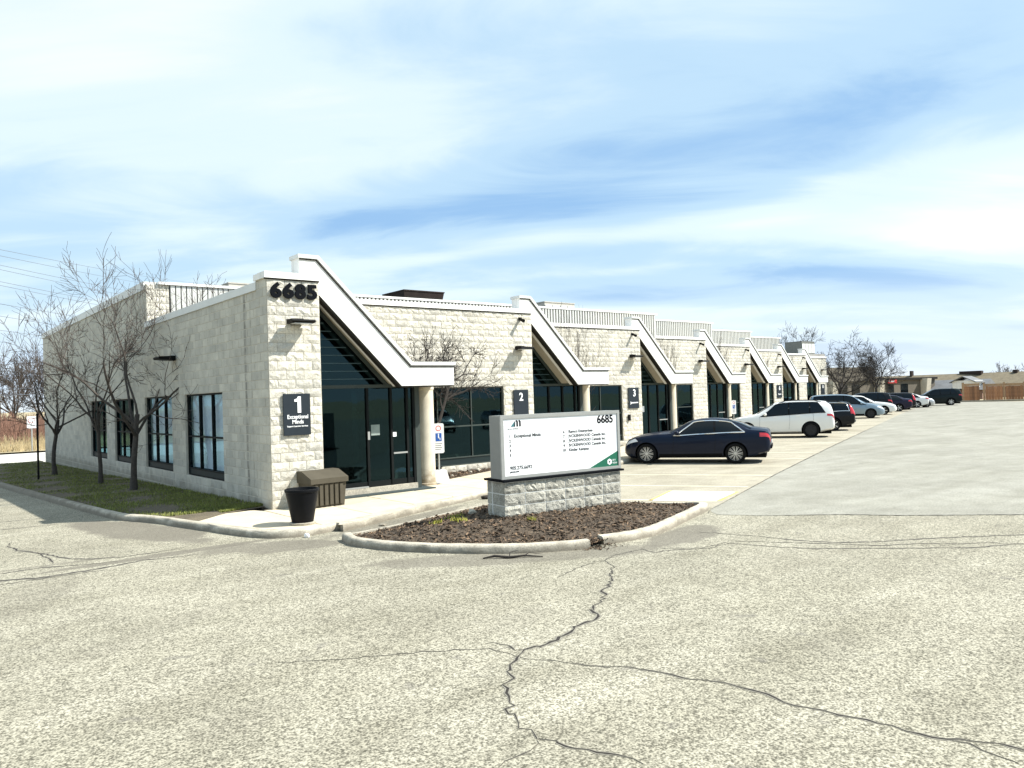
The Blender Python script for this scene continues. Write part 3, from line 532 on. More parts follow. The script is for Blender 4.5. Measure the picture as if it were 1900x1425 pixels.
def bond(u0, u1, v0, v1, openings, bl=0.4, ch=0.2, j=0.011):
    out = []; c = 0; v = v0
    while v < v1-0.02:
        h = min(ch, v1-v); u = math.floor(u0/bl)*bl-(bl/2 if c % 2 else 0)
        while u < u1:
            iv = [(max(u, u0), min(u+bl, u1))]
            for a, b, p, q in openings:
                if p < v+h*0.5 < q:
                    nw = []
                    for s, e in iv:
                        if e <= a or s >= b: nw.append((s, e))
                        else:
                            if s < a: nw.append((s, a))
                            if e > b: nw.append((b, e))
                    iv = nw
            for s, e in iv:
                if e-s > 0.07: out.append((s+j/2, v+j/2, e-s-j, h-j))
            u += bl
        v += ch; c += 1
    return out
def cells(u0, u1, v0, v1, openings):
    us = sorted({u0, u1, *[x for o in openings for x in o[:2] if u0 < x < u1]}); vs_ = sorted({v0, v1, *[x for o in openings for x in o[2:] if v0 < x < v1]}); out = []
    for a, b in zip(us, us[1:]):
        col = []
        for c, d in zip(vs_, vs_[1:]):
            if any(o[0] < (a+b)/2 < o[1] and o[2] < (c+d)/2 < o[3] for o in openings): continue
            if col and abs(col[-1][3]-c) < 1e-6: col[-1] = (a, b, col[-1][2], d)
            else: col.append((a, b, c, d))
        out += col
    return out
rgb = random.Random(77); cache = {}
def block_wall(o, U, Nn, u0, u1, v0, v1, openings, kind, thick, wallname, single=False, mtl=None):
    O = Vector(o); U = Vector(U); Nn = Vector(Nn); Z = Vector((0, 0, 1)); mb = MB()
    for a, b, c, d in cells(u0, u1, v0, v1, openings):
        P = [O+U*u+Z*v-Nn*n for n in (0, thick) for (u, v) in ((a, c), (b, c), (b, d), (a, d))]
        mb.add(P, [(0, 1, 2, 3), (4, 7, 6, 5), (0, 4, 5, 1), (1, 5, 6, 2), (2, 6, 7, 3), (3, 7, 4, 0)])
    wall = mb.build(wallname, 'mortar', B)
    rects = bond(u0, u1, v0, v1, openings, j=0.011 if kind == 'block' else 0.019); geo = split_geo if kind == 'block' else flat_geo; mm = mtl or ('block' if kind == 'block' else 'smooth')
    if single:
        rot = Matrix((U, -Nn, Z)).transposed().to_euler()
        for u, v, w_, h in rects:
            key = (kind, round(w_, 2), round(h, 2), rgb.randrange(7))
            if key not in cache:
                rg = random.Random(hash(key[1:]) % 9999); vs, fs = geo(round(w_, 3), h, rg); b = MB(); b.add([(x, -n, y) for x, y, n in vs], fs, 0, rg.random()); cache[key] = b.mesh('block', mm, fix=False)
            p = O+U*u+Z*v; ob = link('block', cache[key], wall, p, rot)
    else:
        b = MB()
        for u, v, w_, h in rects:
            vs, fs = geo(w_, h, rgb); b.add([O+U*(u+x)+Z*(v+y)+Nn*n for x, y, n in vs], fs, 0, rgb.random())
        bo = b.build('blocks', mm, wall, fix=False); bo['kind'] = 'stuff'
    return wall
def window(x0, x1, z0, z1, y, nx, zt, ox=0, oy=0, panel=0.2, glassm='glass', axis='x', name='window', fr='frame', blind=False, trans=True):
    # frame with mullions in the plane y (axis x) or in the plane x=y (axis y, facing -x)
    def bx(mb, a0, a1, d0, d1, b0, b1): (mb.box(ox+a0, ox+a1, oy+d0, oy+d1, b0, b1) if axis == 'x' else mb.box(d0, d1, a0, a1, b0, b1))
    t = 0.035; mb = MB()
    bx(mb, x0, x0+t*1.4, y-0.05, y+0.05, z0, z1); bx(mb, x1-t*1.4, x1, y-0.05, y+0.05, z0, z1); bx(mb, x0+t*1.4, x1-t*1.4, y-0.05, y+0.05, z1-t*1.3, z1); bx(mb, x0+t*1.4, x1-t*1.4, y-0.055, y+0.05, z0, z0+t)
    if panel: bx(mb, x0+t*1.4, x1-t*1.4, y-0.052, y+0.05, z0+panel-t/2, z0+panel+t/2)
    f = mb.build(name, fr, B)
    zb = z0+panel+t/2 if panel else z0+t
    st = (x1-x0)/nx
    for k in range(1, nx): m_ = MB(); bx(m_, x0+k*st-t/2, x0+k*st+t/2, y-0.045, y+0.045, zb, z1-t*1.3); m_.build('mullion', fr, f)
    if trans:
        for k in range(nx): m_ = MB(); bx(m_, x0+k*st+t/2+(t*0.9 if k == 0 else 0), x0+(k+1)*st-t/2-(t*0.9 if k == nx-1 else 0), y-0.040, y+0.040, zt-t*0.6, zt+t*0.6); m_.build('transom', fr, f)
    for k in range(nx):
        for (p, q) in (((zb, zt-t*0.6), (zt+t*0.6, z1-t*1.3)) if trans else ((zb, z1-t*1.3),)):
            m_ = MB(); bx(m_, x0+k*st+t/2, x0+(k+1)*st-t/2, y-0.004, y+0.004, p, q); m_.build('pane', glassm, f)
    if panel: m_ = MB(); bx(m_, x0+t, x1-t, y-0.03, y+0.02, z0+t*0.9, z0+panel-t*0.4); m_.build('spandrel_panel', 'panel', f)
    if blind:
        m_ = MB(); bx(m_, x0+0.02, x1-0.02, y+0.10, y+0.105, zb+0.0, z1-0.02); m_.build('blind', 'blind', f)
    return f
# --- side wall facing the lawn
SW = [(3.0, 6.05, 0.4, 2.6), (7.3, 10.25, 0.4, 2.6), (11.65, 14.45, 0.4, 2.6), (15.75, 18.6, 0.4, 2.6)]
block_wall((-0.004, 0, 0), (0, 1, 0), (-1, 0, 0), 0.004, 0.6, 0.003, 4.997, [], 'flat', 0.12, 'corner_return')
W1 = [(3.0, 6.05, 0.4, 2.6), (7.3, 9.95, 0.4, 2.6)]
block_wall((0.012, 0, 0), (0, 1, 0), (-1, 0, 0), 0.6, 9.95, -0.2, 4.8, W1, 'flat', 0.3, 'side_wall')
block_wall((0.012, 0, 0), (0, 1, 0), (-1, 0, 0), 9.95, 30.0, -0.6, 6.0, [(9.95, 10.25, 0.4, 2.6)]+SW[2:], 'flat', 0.3, 'side_wall')
MB().box(-0.03, 0.36, 0.56, 9.94, 4.80, 4.98).build('coping', 'coping', B); MB().box(-0.035, 0.36, 9.925, 30.05, 6.0, 6.26).build('coping', 'coping', B)
for k, (a, b_, c, d) in enumerate(SW): window(a, b_, c, d, 0.12, 3, 1.46, axis='y', glassm='sideglass' if k < 2 else 'glass', fr='blackframe', panel=0.19, blind=k < 2)
# --- front bays
LX = [(0.0, 1.21)]+[(-5.3, 1.21)]*6+[(-5.3, 1.5)]
for i in range(8):
    ox, oy = i*DX, i*DY; a, b_ = LX[i]; op = [] if i == 0 else [(-3.85, -0.05, 0.2, 2.6)]
    block_wall((ox, oy, 0), (1, 0, 0), (0, -1, 0), a, b_, 0.0, 5.0, op, 'block', 0.3, 'front_wall', single=i < 2)
    mb = MB().prism([(a-0.02 if i else -0.06, 5.0), (b_+(0.0 if i < 7 else 0.06), 5.0), (b_+(0.0 if i < 7 else 0.06), 5.14), (a-0.02 if i else -0.06, 5.14)], 'xz', -0.06, 0.36)
    mb.v = [(x+ox, y+oy, z) for x, y, z in mb.v]
    if i == 0: mb.box(-0.055, 0.5, 0.362, 0.62, 5.0, 5.135)
    mb.build('coping', 'white', B)
    MB().box(ox+(a-0.02 if i else -0.058), ox+b_, oy-0.035, oy-0.005, 4.972, 4.998).build('drip_edge', 'trim', B)
    if i: window(-3.85, -0.05, 0.2, 2.6, 0.10, 3, 1.4, ox, oy, panel=0.24)
    if i == 7: continue
    # zigzag fascia over the entrance
    P = [(0.77, 5.142), (0.77, 5.50), (1.19, 5.50), (3.58, 3.11), (4.86, 3.11), (4.86, 2.61), (3.32, 2.61), (1.215, 4.715), (1.215, 5.142)]
    f = MB(); f.prism([(x+ox, z) for x, z in P], 'xz', oy+0.03, oy+0.45); fa = f.build('fascia', 'white', B)
    c = MB(); th = 0.085; s2 = 0.7071*th
    Q = [(0.735, 5.502), (0.735, 5.502+th), (1.19+0.035, 5.502+th), (3.58+0.04, 3.112+th), (4.90, 3.112+th), (4.90, 3.112), (3.585, 3.112), (1.192, 5.502)]
    c.prism([(x+ox, z) for x, z in Q], 'xz', oy-0.01, oy+0.48); c.build('fascia_coping', 'coping', fa)
    c = MB(); Q = [(0.775, 5.468), (0.775, 5.49), (1.175, 5.49), (3.575, 3.09), (4.855, 3.09), (4.855, 3.068), (3.567, 3.068), (1.167, 5.468)]
    c.prism([(x+ox, z) for x, z in Q], 'xz', oy+0.008, oy+0.032); c.build('painted_shadow_line', 'trim', fa)  # dark strip standing in for the shadow line under the coping
    c = MB(); Q = [(1.217, 4.70), (3.315, 2.603), (4.85, 2.603), (4.85, 2.575), (3.30, 2.575), (1.217, 4.658)]
    c.prism([(x+ox, z) for x, z in Q], 'xz', oy+0.045, oy+0.26); c.build('soffit_trim', 'trim', fa)
    for Q in ([(1.212, 4.74), (1.219, 4.74), (1.219, 5.45), (1.212, 5.45)], [(2.02, 3.915), (2.64, 4.05), (2.644, 4.043), (2.024, 3.908)], [(3.577, 2.62), (3.583, 2.62), (3.583, 3.06), (3.577, 3.06)]):
        c = MB(); c.prism([(x+ox, z) for x, z in Q], 'xz', oy+0.0275, oy+0.0312); c.build('panel_seam', 'coping', fa)
    # beige soffit and canopy roof running back to the next bay
    c = MB(); Q = [(1.217, 4.80), (3.345, 2.672), (4.84, 2.672), (4.84, 2.80), (3.42, 2.80), (1.217, 5.003)]
    c.prism([(x+ox, z) for x, z in Q], 'xz', oy+0.452, oy+3.29); c.build('soffit', 'soffit', B)
    # entrance glazing
    gy = 0.72 if i == 0 else 0.95
    e = MB(); t = 0.05; XE = 4.06 if i == 0 else 4.22
    e.box(ox+1.215, ox+XE, oy+gy-0.06, oy+gy+0.06, 2.585, 2.668); e.box(ox+1.22, ox+1.30, oy+gy-0.05, oy+gy+0.05, 0.0, 2.585)
    e.box(ox+1.22, ox+1.30, oy+gy-0.05, oy+gy+0.05, 2.668, 4.66)
    Q = [(1.30, 4.70), (3.33, 2.67), (3.20, 2.67), (1.30, 4.57)]; e.prism([(x+ox, z) for x, z in Q], 'xz', oy+gy-0.05, oy+gy+0.05)
    en = e.build('entrance_frame', 'frame', B)
    MB().box(ox+1.205, ox+1.235, oy+gy-0.075, oy+gy-0.055, 0.02, 4.66).build('jamb_trim', 'framelight', en)
    g_ = MB(); g_.prism([(ox+1.30, 2.668), (ox+3.20, 2.668), (ox+1.30, 4.57)], 'xz', oy+gy-0.004, oy+gy+0.004); g_.build('pane', 'glass', en)
    for k in range(9):
        z = 2.80+k*0.19; xr = 5.87-z-0.1
        if xr > 1.4: MB().box(ox+1.31, ox+xr, oy+gy-0.012, oy+gy-0.006, z, z+0.02).build('glazing_bar', 'thin_bar', en)  # thin glazing bars just in front of the pane
    MB().box(ox+1.22, ox+XE, oy+gy-0.11, oy+gy+0.10, 0.0, 0.16).build('sill', 'kerb', en)
    for x in (2.72, 3.38, XE-0.22, XE-0.03): MB().box(ox+x-0.03, ox+x+0.03, oy+gy-0.05, oy+gy+0.05, 0.162, 2.583).build('mullion', 'blackframe', en)
    for x0, x1 in ((1.30, 2.69), (2.75, 3.35), (3.41, XE-0.25), (XE-0.19, XE-0.06)):
        MB().box(ox+x0, ox+x1, oy+gy-0.004, oy+gy+0.004, 0.162, 2.583).build('pane', 'glass', en)
        MB().box(ox+x0, ox+x1, oy+gy-0.03, oy+gy+0.03, 0.163, 0.30).build('kick_rail', 'blackframe', en)
    MB().box(ox+3.41, ox+XE-0.25, oy+gy-0.07, oy+gy-0.04, 0.93, 0.97).build('door_handle', 'alu', en)
    if i == 0:
        MB().box(ox+2.82, ox+3.06, oy+gy-0.009, oy+gy-0.006, 1.42, 1.68).build('notice', mat('pale_notice', (0.25, 0.30, 0.27), 0.7), en); MB().box(ox+3.40, ox+3.50, oy+gy-0.062, oy+gy-0.052, 1.36, 1.47).build('sticker', 'lettw', en); MB().box(ox+2.70, ox+2.76, oy+gy-0.062, oy+gy-0.052, 1.32, 1.52).build('lock_plate', 'alu', en)
        MB().box(ox+1.32, ox+2.67, oy+gy-0.10, oy+gy-0.065, 0.165, 0.20).build('threshold', 'alu', en)
    if i == 2: MB().box(ox+2.2, ox+2.42, oy+gy-0.009, oy+gy-0.006, 1.35, 1.62).build('notice', 'lettw', en)
    # return walls, column
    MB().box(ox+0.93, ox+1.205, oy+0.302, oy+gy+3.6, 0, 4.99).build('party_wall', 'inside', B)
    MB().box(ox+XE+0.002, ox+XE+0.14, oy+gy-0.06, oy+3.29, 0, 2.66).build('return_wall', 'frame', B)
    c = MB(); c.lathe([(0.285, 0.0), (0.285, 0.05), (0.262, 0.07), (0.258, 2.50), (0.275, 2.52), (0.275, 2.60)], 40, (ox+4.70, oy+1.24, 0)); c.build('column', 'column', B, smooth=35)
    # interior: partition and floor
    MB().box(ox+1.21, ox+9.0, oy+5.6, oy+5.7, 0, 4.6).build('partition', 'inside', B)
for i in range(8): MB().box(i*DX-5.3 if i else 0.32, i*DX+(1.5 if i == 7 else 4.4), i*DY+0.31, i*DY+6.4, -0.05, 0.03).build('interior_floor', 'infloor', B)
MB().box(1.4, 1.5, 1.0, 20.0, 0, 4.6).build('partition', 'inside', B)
# roofs: low front roof and stepped high hall behind
HY = [(0.32, 24.3, 9.8, 30.0, 6.17), (24.3, 33.43, 13.04, 34, 6.34), (33.43, 42.55, 16.35, 38, 6.34), (42.55, 51.68, 19.65, 41, 6.34), (51.68, 65.3, 23.2, 45, 5.4)]
for i in range(8):
    x0 = 0.34 if i == 0 else i*DX-5.3; x1 = i*DX+1.2; y1 = 9.85 if x1 < 24.4 else 45
    MB().box(x0, x1, i*DY+(0.31 if i else 0.64), max(y1, i*DY+8), 4.62, 4.70).build('roof', 'roof', B)
ribm = MB().box(-0.044, 0.044, -0.08, -0.002, 4.72, 6.16).mesh('metal_rib', 'rib')
ribw = MB().box(-0.066, 0.066, -0.05, -0.002, 4.72, 6.16).mesh('metal_rib', 'rib')
ribm2 = MB().box(-0.044, 0.044, -0.08, -0.002, 4.72, 6.33).mesh('metal_rib', 'rib')
for k, (x0, x1, y0, y1, zt) in enumerate(HY):
    hall = MB().box(x0, x1, y0, y1, 4.3, zt); s_ = hall.build('metal_screen' if k < 4 else 'high_roof', 'ribshade' if k < 4 else 'roof', B)
    if k < 4:
        xx = (0.72 if k == 0 else x0)+0.085
        while xx < x1-0.07: link('metal_rib', (ribw if xx < 5 else ribm) if k == 0 else ribm2, s_, (xx, y0, 0)); xx += 0.168 if k < 3 else 0.20
        MB().box(x0-0.02 if k else 0.365, x1+0.06, y0-0.10, y0+0.35, zt+0.002, zt+0.085).build('coping', 'white', s_)
block_wall((0, 9.8, 0), (1, 0, 0), (0, -1, 0), 0.012, 0.70, 4.982, 6.165, [], 'block', 0.12, 'hall_end_wall')
MB().box(64.9, 65.38, 23.45, 45, 0, 5.0).build('end_wall', 'tan', B)
# --- house number on the corner
hn = thing('house_number', 'bold black house number 6685 on the corner pier', 'number', (0, 0, 0))
for k, ch in enumerate('6685'): text('digit', ch, 0.43, 'lettb', hn, (0.065+k*0.280, -0.05, 4.59), ext=0.022, off=0.020, sx=1.13)
# --- unit sign plates
def plate(i, x0, x1, z0, z1, label, parts):
    t = thing('unit_sign', label, 'sign', (i*DX, i*DY-0.045, 0), group='unit number signs on the piers'); MB().box(x0, x1, -0.02, 0.012, z0, z1).build('plate', 'plate', t)
    for s, size, x, z, al, off, sx in parts: text('lettering', s, size, 'lettw', t, (x, -0.024, z), align=al, ext=0.004, off=off, sx=sx)
    return t
t1 = plate(0, 0.28, 0.90, 1.57, 2.48, 'slate sign reading 1 Exceptional Minds on the corner pier', [('Exceptional', 0.125, 0.60, 1.935, 'CENTER', 0.002, 0.84), ('Minds', 0.125, 0.60, 1.825, 'CENTER', 0.002, 0.9), ('Support Learning Services', 0.046, 0.59, 1.755, 'CENTER', 0.001, 1.0)])
c = MB(); c.prism([(0.60, 2.06), (0.68, 2.06), (0.68, 2.42), (0.615, 2.42), (0.59, 2.375), (0.53, 2.355), (0.53, 2.305), (0.60, 2.305)], 'xz', -0.028, -0.0205); c.build('numeral', 'lettw', t1)
plate(1, 0.32, 0.93, 1.57, 2.47, 'slate sign with a lone white 2 behind the monument sign', [('2', 0.36, 0.62, 2.12, 'CENTER', 0.008, 0.95)])
t = plate(2, 0.30, 0.95, 1.57, 2.47, 'slate sign with a white 3 over a white arrow-like mark', [('3', 0.42, 0.66, 2.10, 'CENTER', 0.010, 0.9)])
c = MB(); c.prism([(0.38, 1.87), (0.47, 1.84), (0.88, 1.84), (0.88, 1.80), (0.47, 1.79), (0.40, 1.74), (0.38, 1.74), (0.41, 1.805)], 'xz', -0.028, -0.021); c.build('emblem', 'lettw', t)
plate(5, 0.32, 0.95, 1.5, 2.47, 'distant slate sign with a white numeral beyond the white crossover', [('6', 0.42, 0.63, 2.08, 'CENTER', 0.010, 0.9), ('Ramco', 0.16, 0.63, 1.72, 'CENTER', 0.004, 0.9)])
plate(7, 0.32, 0.95, 1.5, 2.47, 'farthest slate unit sign near the end of the row', [('8', 0.42, 0.63, 2.08, 'CENTER', 0.010, 0.9)])
# --- wall lamps, cameras
ordn = ['corner pier beside the number 6685', 'second pier above the sign 2', 'third pier above the sign 3', 'fourth pier behind the dark sedan', 'fifth pier above the white crossover', 'sixth pier', 'seventh pier', 'last pier at the far end of the row']
for i in range(8):
    z = 4.02 if i == 0 else 3.80
    t = thing('wall_lamp', 'black flat wall lamp on the %s' % ordn[i], 'lamp', (i*DX+0.64, i*DY-0.03, z), group='wall lamps on the piers')
    MB().box(-0.13, 0.13, -0.10, 0.02, -0.03, 0.11).build('bracket', 'lampm', t)
    h = MB(); h.prism([(-0.10, -0.02), (-0.40, 0.0), (-0.43, 0.03), (-0.40, 0.065), (-0.10, 0.085)], 'yz', -0.27, 0.27); h.build('hood', 'lampm', t)
    MB().box(-0.2, 0.2, -0.38, -0.14, -0.028, -0.012).build('lens', 'lens', t)
    if 0 < i < 7:
        t = thing('security_camera', 'small dark camera under the coping of the %s' % ordn[i].replace(' behind the dark sedan', ' from the left').split(' above')[0], 'camera', (i*DX+0.70, i*DY-0.03, 4.80), group='cameras under the copings')
        MB().box(-0.05, 0.05, -0.03, 0.02, -0.05, 0.05).build('mount', 'lampm', t); h = MB(); h.tube([(0, -0.02, 0), (-0.06, -0.26, -0.09)], [0.045, 0.06], 8); h.build('housing', 'lampm', t, smooth=40)
t = thing('wall_lamp', 'dark wall lamp on the shaded side wall above the windows', 'lamp', (-0.03, 6.9, 3.62), group='wall lamps on the piers')
MB().box(-0.10, 0.03, -0.13, 0.13, -0.03, 0.11).build('bracket', 'lampm', t); h = MB(); h.prism([(-0.10, -0.02), (-0.44, 0.0), (-0.47, 0.04), (-0.44, 0.075), (-0.10, 0.095)], 'xz', -0.3, 0.3); h.build('hood', 'lampm', t)
# --- roof units
def unit(x, y, z, wx, wy, h, m_, label, flare=0.0, g=None):
    t = thing('roof_unit', label, 'air conditioner', (x, y, z), group='air units on the roof')
    b = MB(); fx, fy = wx/2+flare, wy/2+flare
    b.add([(-wx/2, -wy/2, 0), (wx/2, -wy/2, 0), (wx/2, wy/2, 0), (-wx/2, wy/2, 0), (-fx, -fy, h), (fx, -fy, h), (fx, fy, h), (-fx, fy, h)], [(0, 3, 2, 1), (4, 5, 6, 7), (0, 1, 5, 4), (1, 2, 6, 5), (2, 3, 7, 6), (3, 0, 4, 7)]); b.build('casing', m_, t)
    MB().box(-fx-0.02, fx+0.02, -fy-0.02, fy+0.02, h+0.002, h+0.05).build('lid', m_, t)
    for k in range(4):
        u = -wx/2+(k+0.5)*wx/4; MB().box(u-wx/9, u+wx/9, -wy/2-flare*0.5-0.03, -wy/2-flare*0.5-0.012, h*0.15, h*0.85).build('grille', 'trim' if m_ == 'hvac' else 'coping', t)
unit(11.6, 12.6, 6.05, 1.75, 1.5, 0.80, 'hvac', 'brown flared roof unit above the second bay', 0.14)
unit(19.5, 12.6, 6.05, 2.0, 1.7, 0.72, 'hvacpale', 'pale beige roof unit above the third bay'); unit(4.6, 12.8, 6.05, 2.6, 2.0, 0.62, 'hvacpale', 'long pale beige roof unit nearest the corner tower'); 
unit(63.7, 24.9, 5.35, 2.3, 1.8, 1.28, 'hvacgreen', 'tall grey-green roof unit at the far end of the row')
# ================================================================== OBJECTS
# --- monument sign
ANG = math.atan2(-0.29, 2.67); S = thing('monument_sign', 'white directory sign numbered 6685 on a low split-block base in the mulch island', 'sign', (2.05, -5.46, 0.0), ANG)
SWD, SD = 2.70, 0.62
core = MB().box(0.02, SWD-0.02, 0.017, SD-0.02, -0.1, 0.745).build('base', 'coping', S)
rgs = random.Random(4)
for c in range(4):
    z = -0.09+c*0.21; off = 0
    for face in range(2):
        L = SWD if face == 0 else SD; u = -off
        while u < L-0.05:
            a, b_ = max(0, u), min(L, u+0.45)
            if b_-a > 0.08:
                vs, fs = split_geo(b_-a-0.016, 0.193, rgs, 0.022, 8, 4); o_ = MB()
                if face == 0: o_.add([(a+0.006+x, 0.02-n, z+y) for x, y, n in vs], fs, 0, rgs.random())
                else: o_.add([(0.02-n*0.3, a+0.02+x*0.96, z+y) for x, y, n in vs], fs, 0, rgs.random())
                o_.build('block', 'stone', core)
            u += 0.45
cap_ = MB().box(-0.04, SWD+0.05, -0.04, SD+0.02, 0.752, 0.790).build('base_cap', 'lettb', S)
CW0, CW1, CZ0, CZ1 = -0.02, SWD+0.03, 0.802, 1.93
MB().box(0.05, SWD-0.05, 0.10, 0.38, 0.79, 0.801).build('plinth', 'trim', S)
cab = MB().box(CW0, CW1, 0.07, 0.42, CZ0, CZ1).build('cabinet', mat('cabinet_grey', (0.24, 0.245, 0.23), 0.5, var=0.05), S)
fr = MB(); fr.box(CW0-0.005, CW1+0.005, 0.03, 0.068, CZ1-0.055, CZ1+0.004).box(CW0-0.005, CW1+0.005, 0.03, 0.068, CZ0-0.004, CZ0+0.05).box(CW0-0.005, CW0+0.06, 0.03, 0.068, CZ0+0.05, CZ1-0.055).box(CW1-0.05, CW1+0.005, 0.03, 0.068, CZ0+0.05, CZ1-0.055); fr.build('face_frame', 'alu', cab)
face = MB().box(CW0+0.06, CW1-0.05, 0.048, 0.066, CZ0+0.05, CZ1-0.055).build('sign_face', 'face', S)
FX0, FX1, FZ0, FZ1 = CW0+0.06, CW1-0.05, CZ0+0.05, CZ1-0.055; FWd, FH = FX1-FX0, FZ1-FZ0
def st(s, size, u, v, ml='lettg', off=0.0012, sx=1.0, al='LEFT'): text('lettering', s, size, ml, face, (FX0+u*FWd, 0.046, FZ0+v*FH), ext=0.0015, off=off, sx=sx, align=al)
st('6685', 0.215, 0.965, 0.832, 'lettb', 0.006, 0.95, 'RIGHT')
# logo: three rising bars with rounded tops
lx, lz = FX0+0.060*FWd, FZ0+0.855*FH
for pts, ml in (([(0, 0), (0.10, 0), (0.10, 0.095), (0.075, 0.085)], 'teal'), ([(0.075, 0.0), (0.10, 0.0), (0.10, 0.10), (0.085, 0.095)], 'lettg'), ([(0.125, 0), (0.16, 0), (0.16, 0.09), (0.145, 0.112), (0.12, 0.115), (0.105, 0.10), (0.125, 0.09)], 'lettb'), ([(0.185, 0), (0.22, 0), (0.22, 0.09), (0.205, 0.112), (0.18, 0.115), (0.165, 0.10), (0.185, 0.09)], 'lettb')):
    l = MB(); l.prism([(lx+x, lz+z) for x, z in pts], 'xz', 0.0445 if ml == 'lettg' else 0.0455, 0.0478); l.build('logo', ml, face)
st('W I L L O W E R', 0.036, 0.035, 0.805, 'lettg', 0, 0.9)
for k in range(5): st(str(k+1), 0.07, 0.045, 0.665-k*0.082, 'lettb')
st('Exceptional Minds', 0.080, 0.085, 0.665)
for k, s in enumerate(('Ramco Enterprises', 'JVCKENWOOD Canada Inc.', 'JVCKENWOOD Canada Inc.', 'JVCKENWOOD Canada Inc.', 'Kinder Kampus')):
    st(str(k+6), 0.07, 0.500 if k < 4 else 0.493, 0.685-k*0.084, 'lettb'); st(s, 0.076, 0.548, 0.685-k*0.084)
st('905.275.6692', 0.088, 0.045, 0.105); st('gomez.com', 0.042, 0.045, 0.055, 'lettb')
l = MB(); l.prism([(FX1-0.27*FWd, FZ0), (FX1, FZ0), (FX1, FZ0+0.285*FH)], 'xz', 0.0452, 0.0478); gp = l.build('green_corner', 'green', face)
hx, hz = FX1-0.083*FWd, FZ0+0.085*FH; l = MB(); l.prism([(hx+0.062*math.cos(R(90+60*k)), hz+0.062*math.sin(R(90+60*k))) for k in range(6)], 'xz', 0.042, 0.045); l.build('emblem', 'lettw', gp)
text('lettering', 'SKY', 0.05, 'lettw', gp, (hx+0.07, 0.0445, hz+0.01), ext=0.001); text('lettering', 'VIEW', 0.05, 'lettw', gp, (hx+0.07, 0.0445, hz-0.045), ext=0.001)
MB().box(hx-0.016, hx+0.016, 0.040, 0.0418, hz-0.016, hz+0.016).build('emblem_mark', 'lettg', gp)
# weeds, stones and litter on the island
for k, (x, y, s) in enumerate(((1.35, -5.05, 0.16), (1.05, -4.75, 0.12), (1.55, -4.6, 0.2), (2.2, -6.0, 0.09))):
    rg = random.Random(k+50); mb = MB()
    for _ in range(60):
        a = rg.uniform(0, 6.28); r_ = s*rg.random()**0.6; px, py = x+r_*math.cos(a), y+r_*math.sin(a); h = rg.uniform(0.03, 0.08); an = rg.uniform(0, 6.28); z = islz(px, py)
        mb.add([(px-0.012*math.cos(an), py-0.012*math.sin(an), z), (px+0.012*math.cos(an), py+0.012*math.sin(an), z), (px+rg.uniform(-0.03, 0.03), py+rg.uniform(-0.03, 0.03), z+h)], [(0, 1, 2)], 0, rg.random())
    stuff(tag(mb.build('weeds', 'moss', fix=False), 'small yellow-green weeds sprouting in the mulch near the sign base', 'weeds', 'weeds in the sign island'))
def rock(x, y, z, s, m_, label, cat, name, seed, flat=0.6, group=None):
    rg = random.Random(seed); bm = bmesh.new(); bmesh.ops.create_icosphere(bm, subdivisions=2, radius=s)
    for v in bm.verts: v.co *= rg.uniform(0.75, 1.15); v.co.z *= flat
    me = bpy.data.meshes.new(name); bm.to_mesh(me); bm.free(); me.materials.append(M[m_]); me.attributes.new('tint', 'FLOAT', 'FACE'); o = link(name, me, None, (x, y, z+s*flat*0.6)); return tag(o, label, cat, group)
rock(1.98, -4.55, 0.10, 0.085, 'kerb', 'pale broken stone lying in the mulch left of the sign', 'stone', 'broken_stone', 1, 0.8)
rock(-0.62, -3.10, -0.13, 0.055, 'snow', 'crumpled white litter in the gutter near the black planter', 'litter', 'paper_litter', 2, 0.9)
rock(0.95, -3.05, -0.13, 0.07, 'kerb', 'flat pale stone chip in the gutter between sidewalk and island', 'stone', 'stone_chip', 3, 0.4)
rock(4.55, -1.55, -0.13, 0.11, 'crack', 'dark broken kerb chunk by the sidewalk edge left of the sign', 'rubble', 'kerb_chunk', 4, 0.5)
for k, (x, y, s) in enumerate(((6.3, 2.35, 0.05), (7.25, 2.75, 0.06), (7.7, 2.95, 0.09))): rock(x, y, 0.01, s, 'kerb', ['small pale rock near the garden light under the second bay window', 'pale rock in the middle of the bed under the second bay window', 'largest pale rock at the right of the second bay window bed'][k], 'stone', 'garden_rock', 10+k, 0.6, 'pale rocks in the window bed')
stx = MB(); stx.tube([(0.42, -6.95, -0.115), (0.58, -7.03, -0.095), (0.72, -7.20, -0.112), (0.92, -7.31, -0.10), (1.12, -7.50, -0.12)], [0.012, 0.02, 0.022, 0.016, 0.008], 6).tube([(0.72, -7.20, -0.11), (0.80, -7.12, -0.06), (0.95, -7.13, -0.05)], [0.010, 0.007, 0.004], 5).tube([(0.92, -7.31, -0.10), (1.02, -7.30, -0.075), (1.2, -7.38, -0.11)], [0.009, 0.006, 0.003], 5)
tag(stx.build('fallen_branch', 'barkd', smooth=60), 'dark broken branch lying on the asphalt below the island kerb', 'branch')
# --- planter
pt = thing('planter', 'tall tapered black plastic planter on the sidewalk corner', 'planter', (-0.36, -2.36, 0.0))
MB().lathe([(0.19, 0.03), (0.20, 0.05), (0.30, 0.60), (0.315, 0.61), (0.322, 0.64), (0.318, 0.665), (0.29, 0.665), (0.28, 0.60), (0.26, 0.52), (0.0, 0.52)], 48).build('pot', 'pot', pt, smooth=40)
MB().lathe([(0.235, 0.0), (0.245, 0.012), (0.245, 0.04), (0.21, 0.045), (0.0, 0.045)], 40).build('saucer', 'kerb', pt, smooth=40)
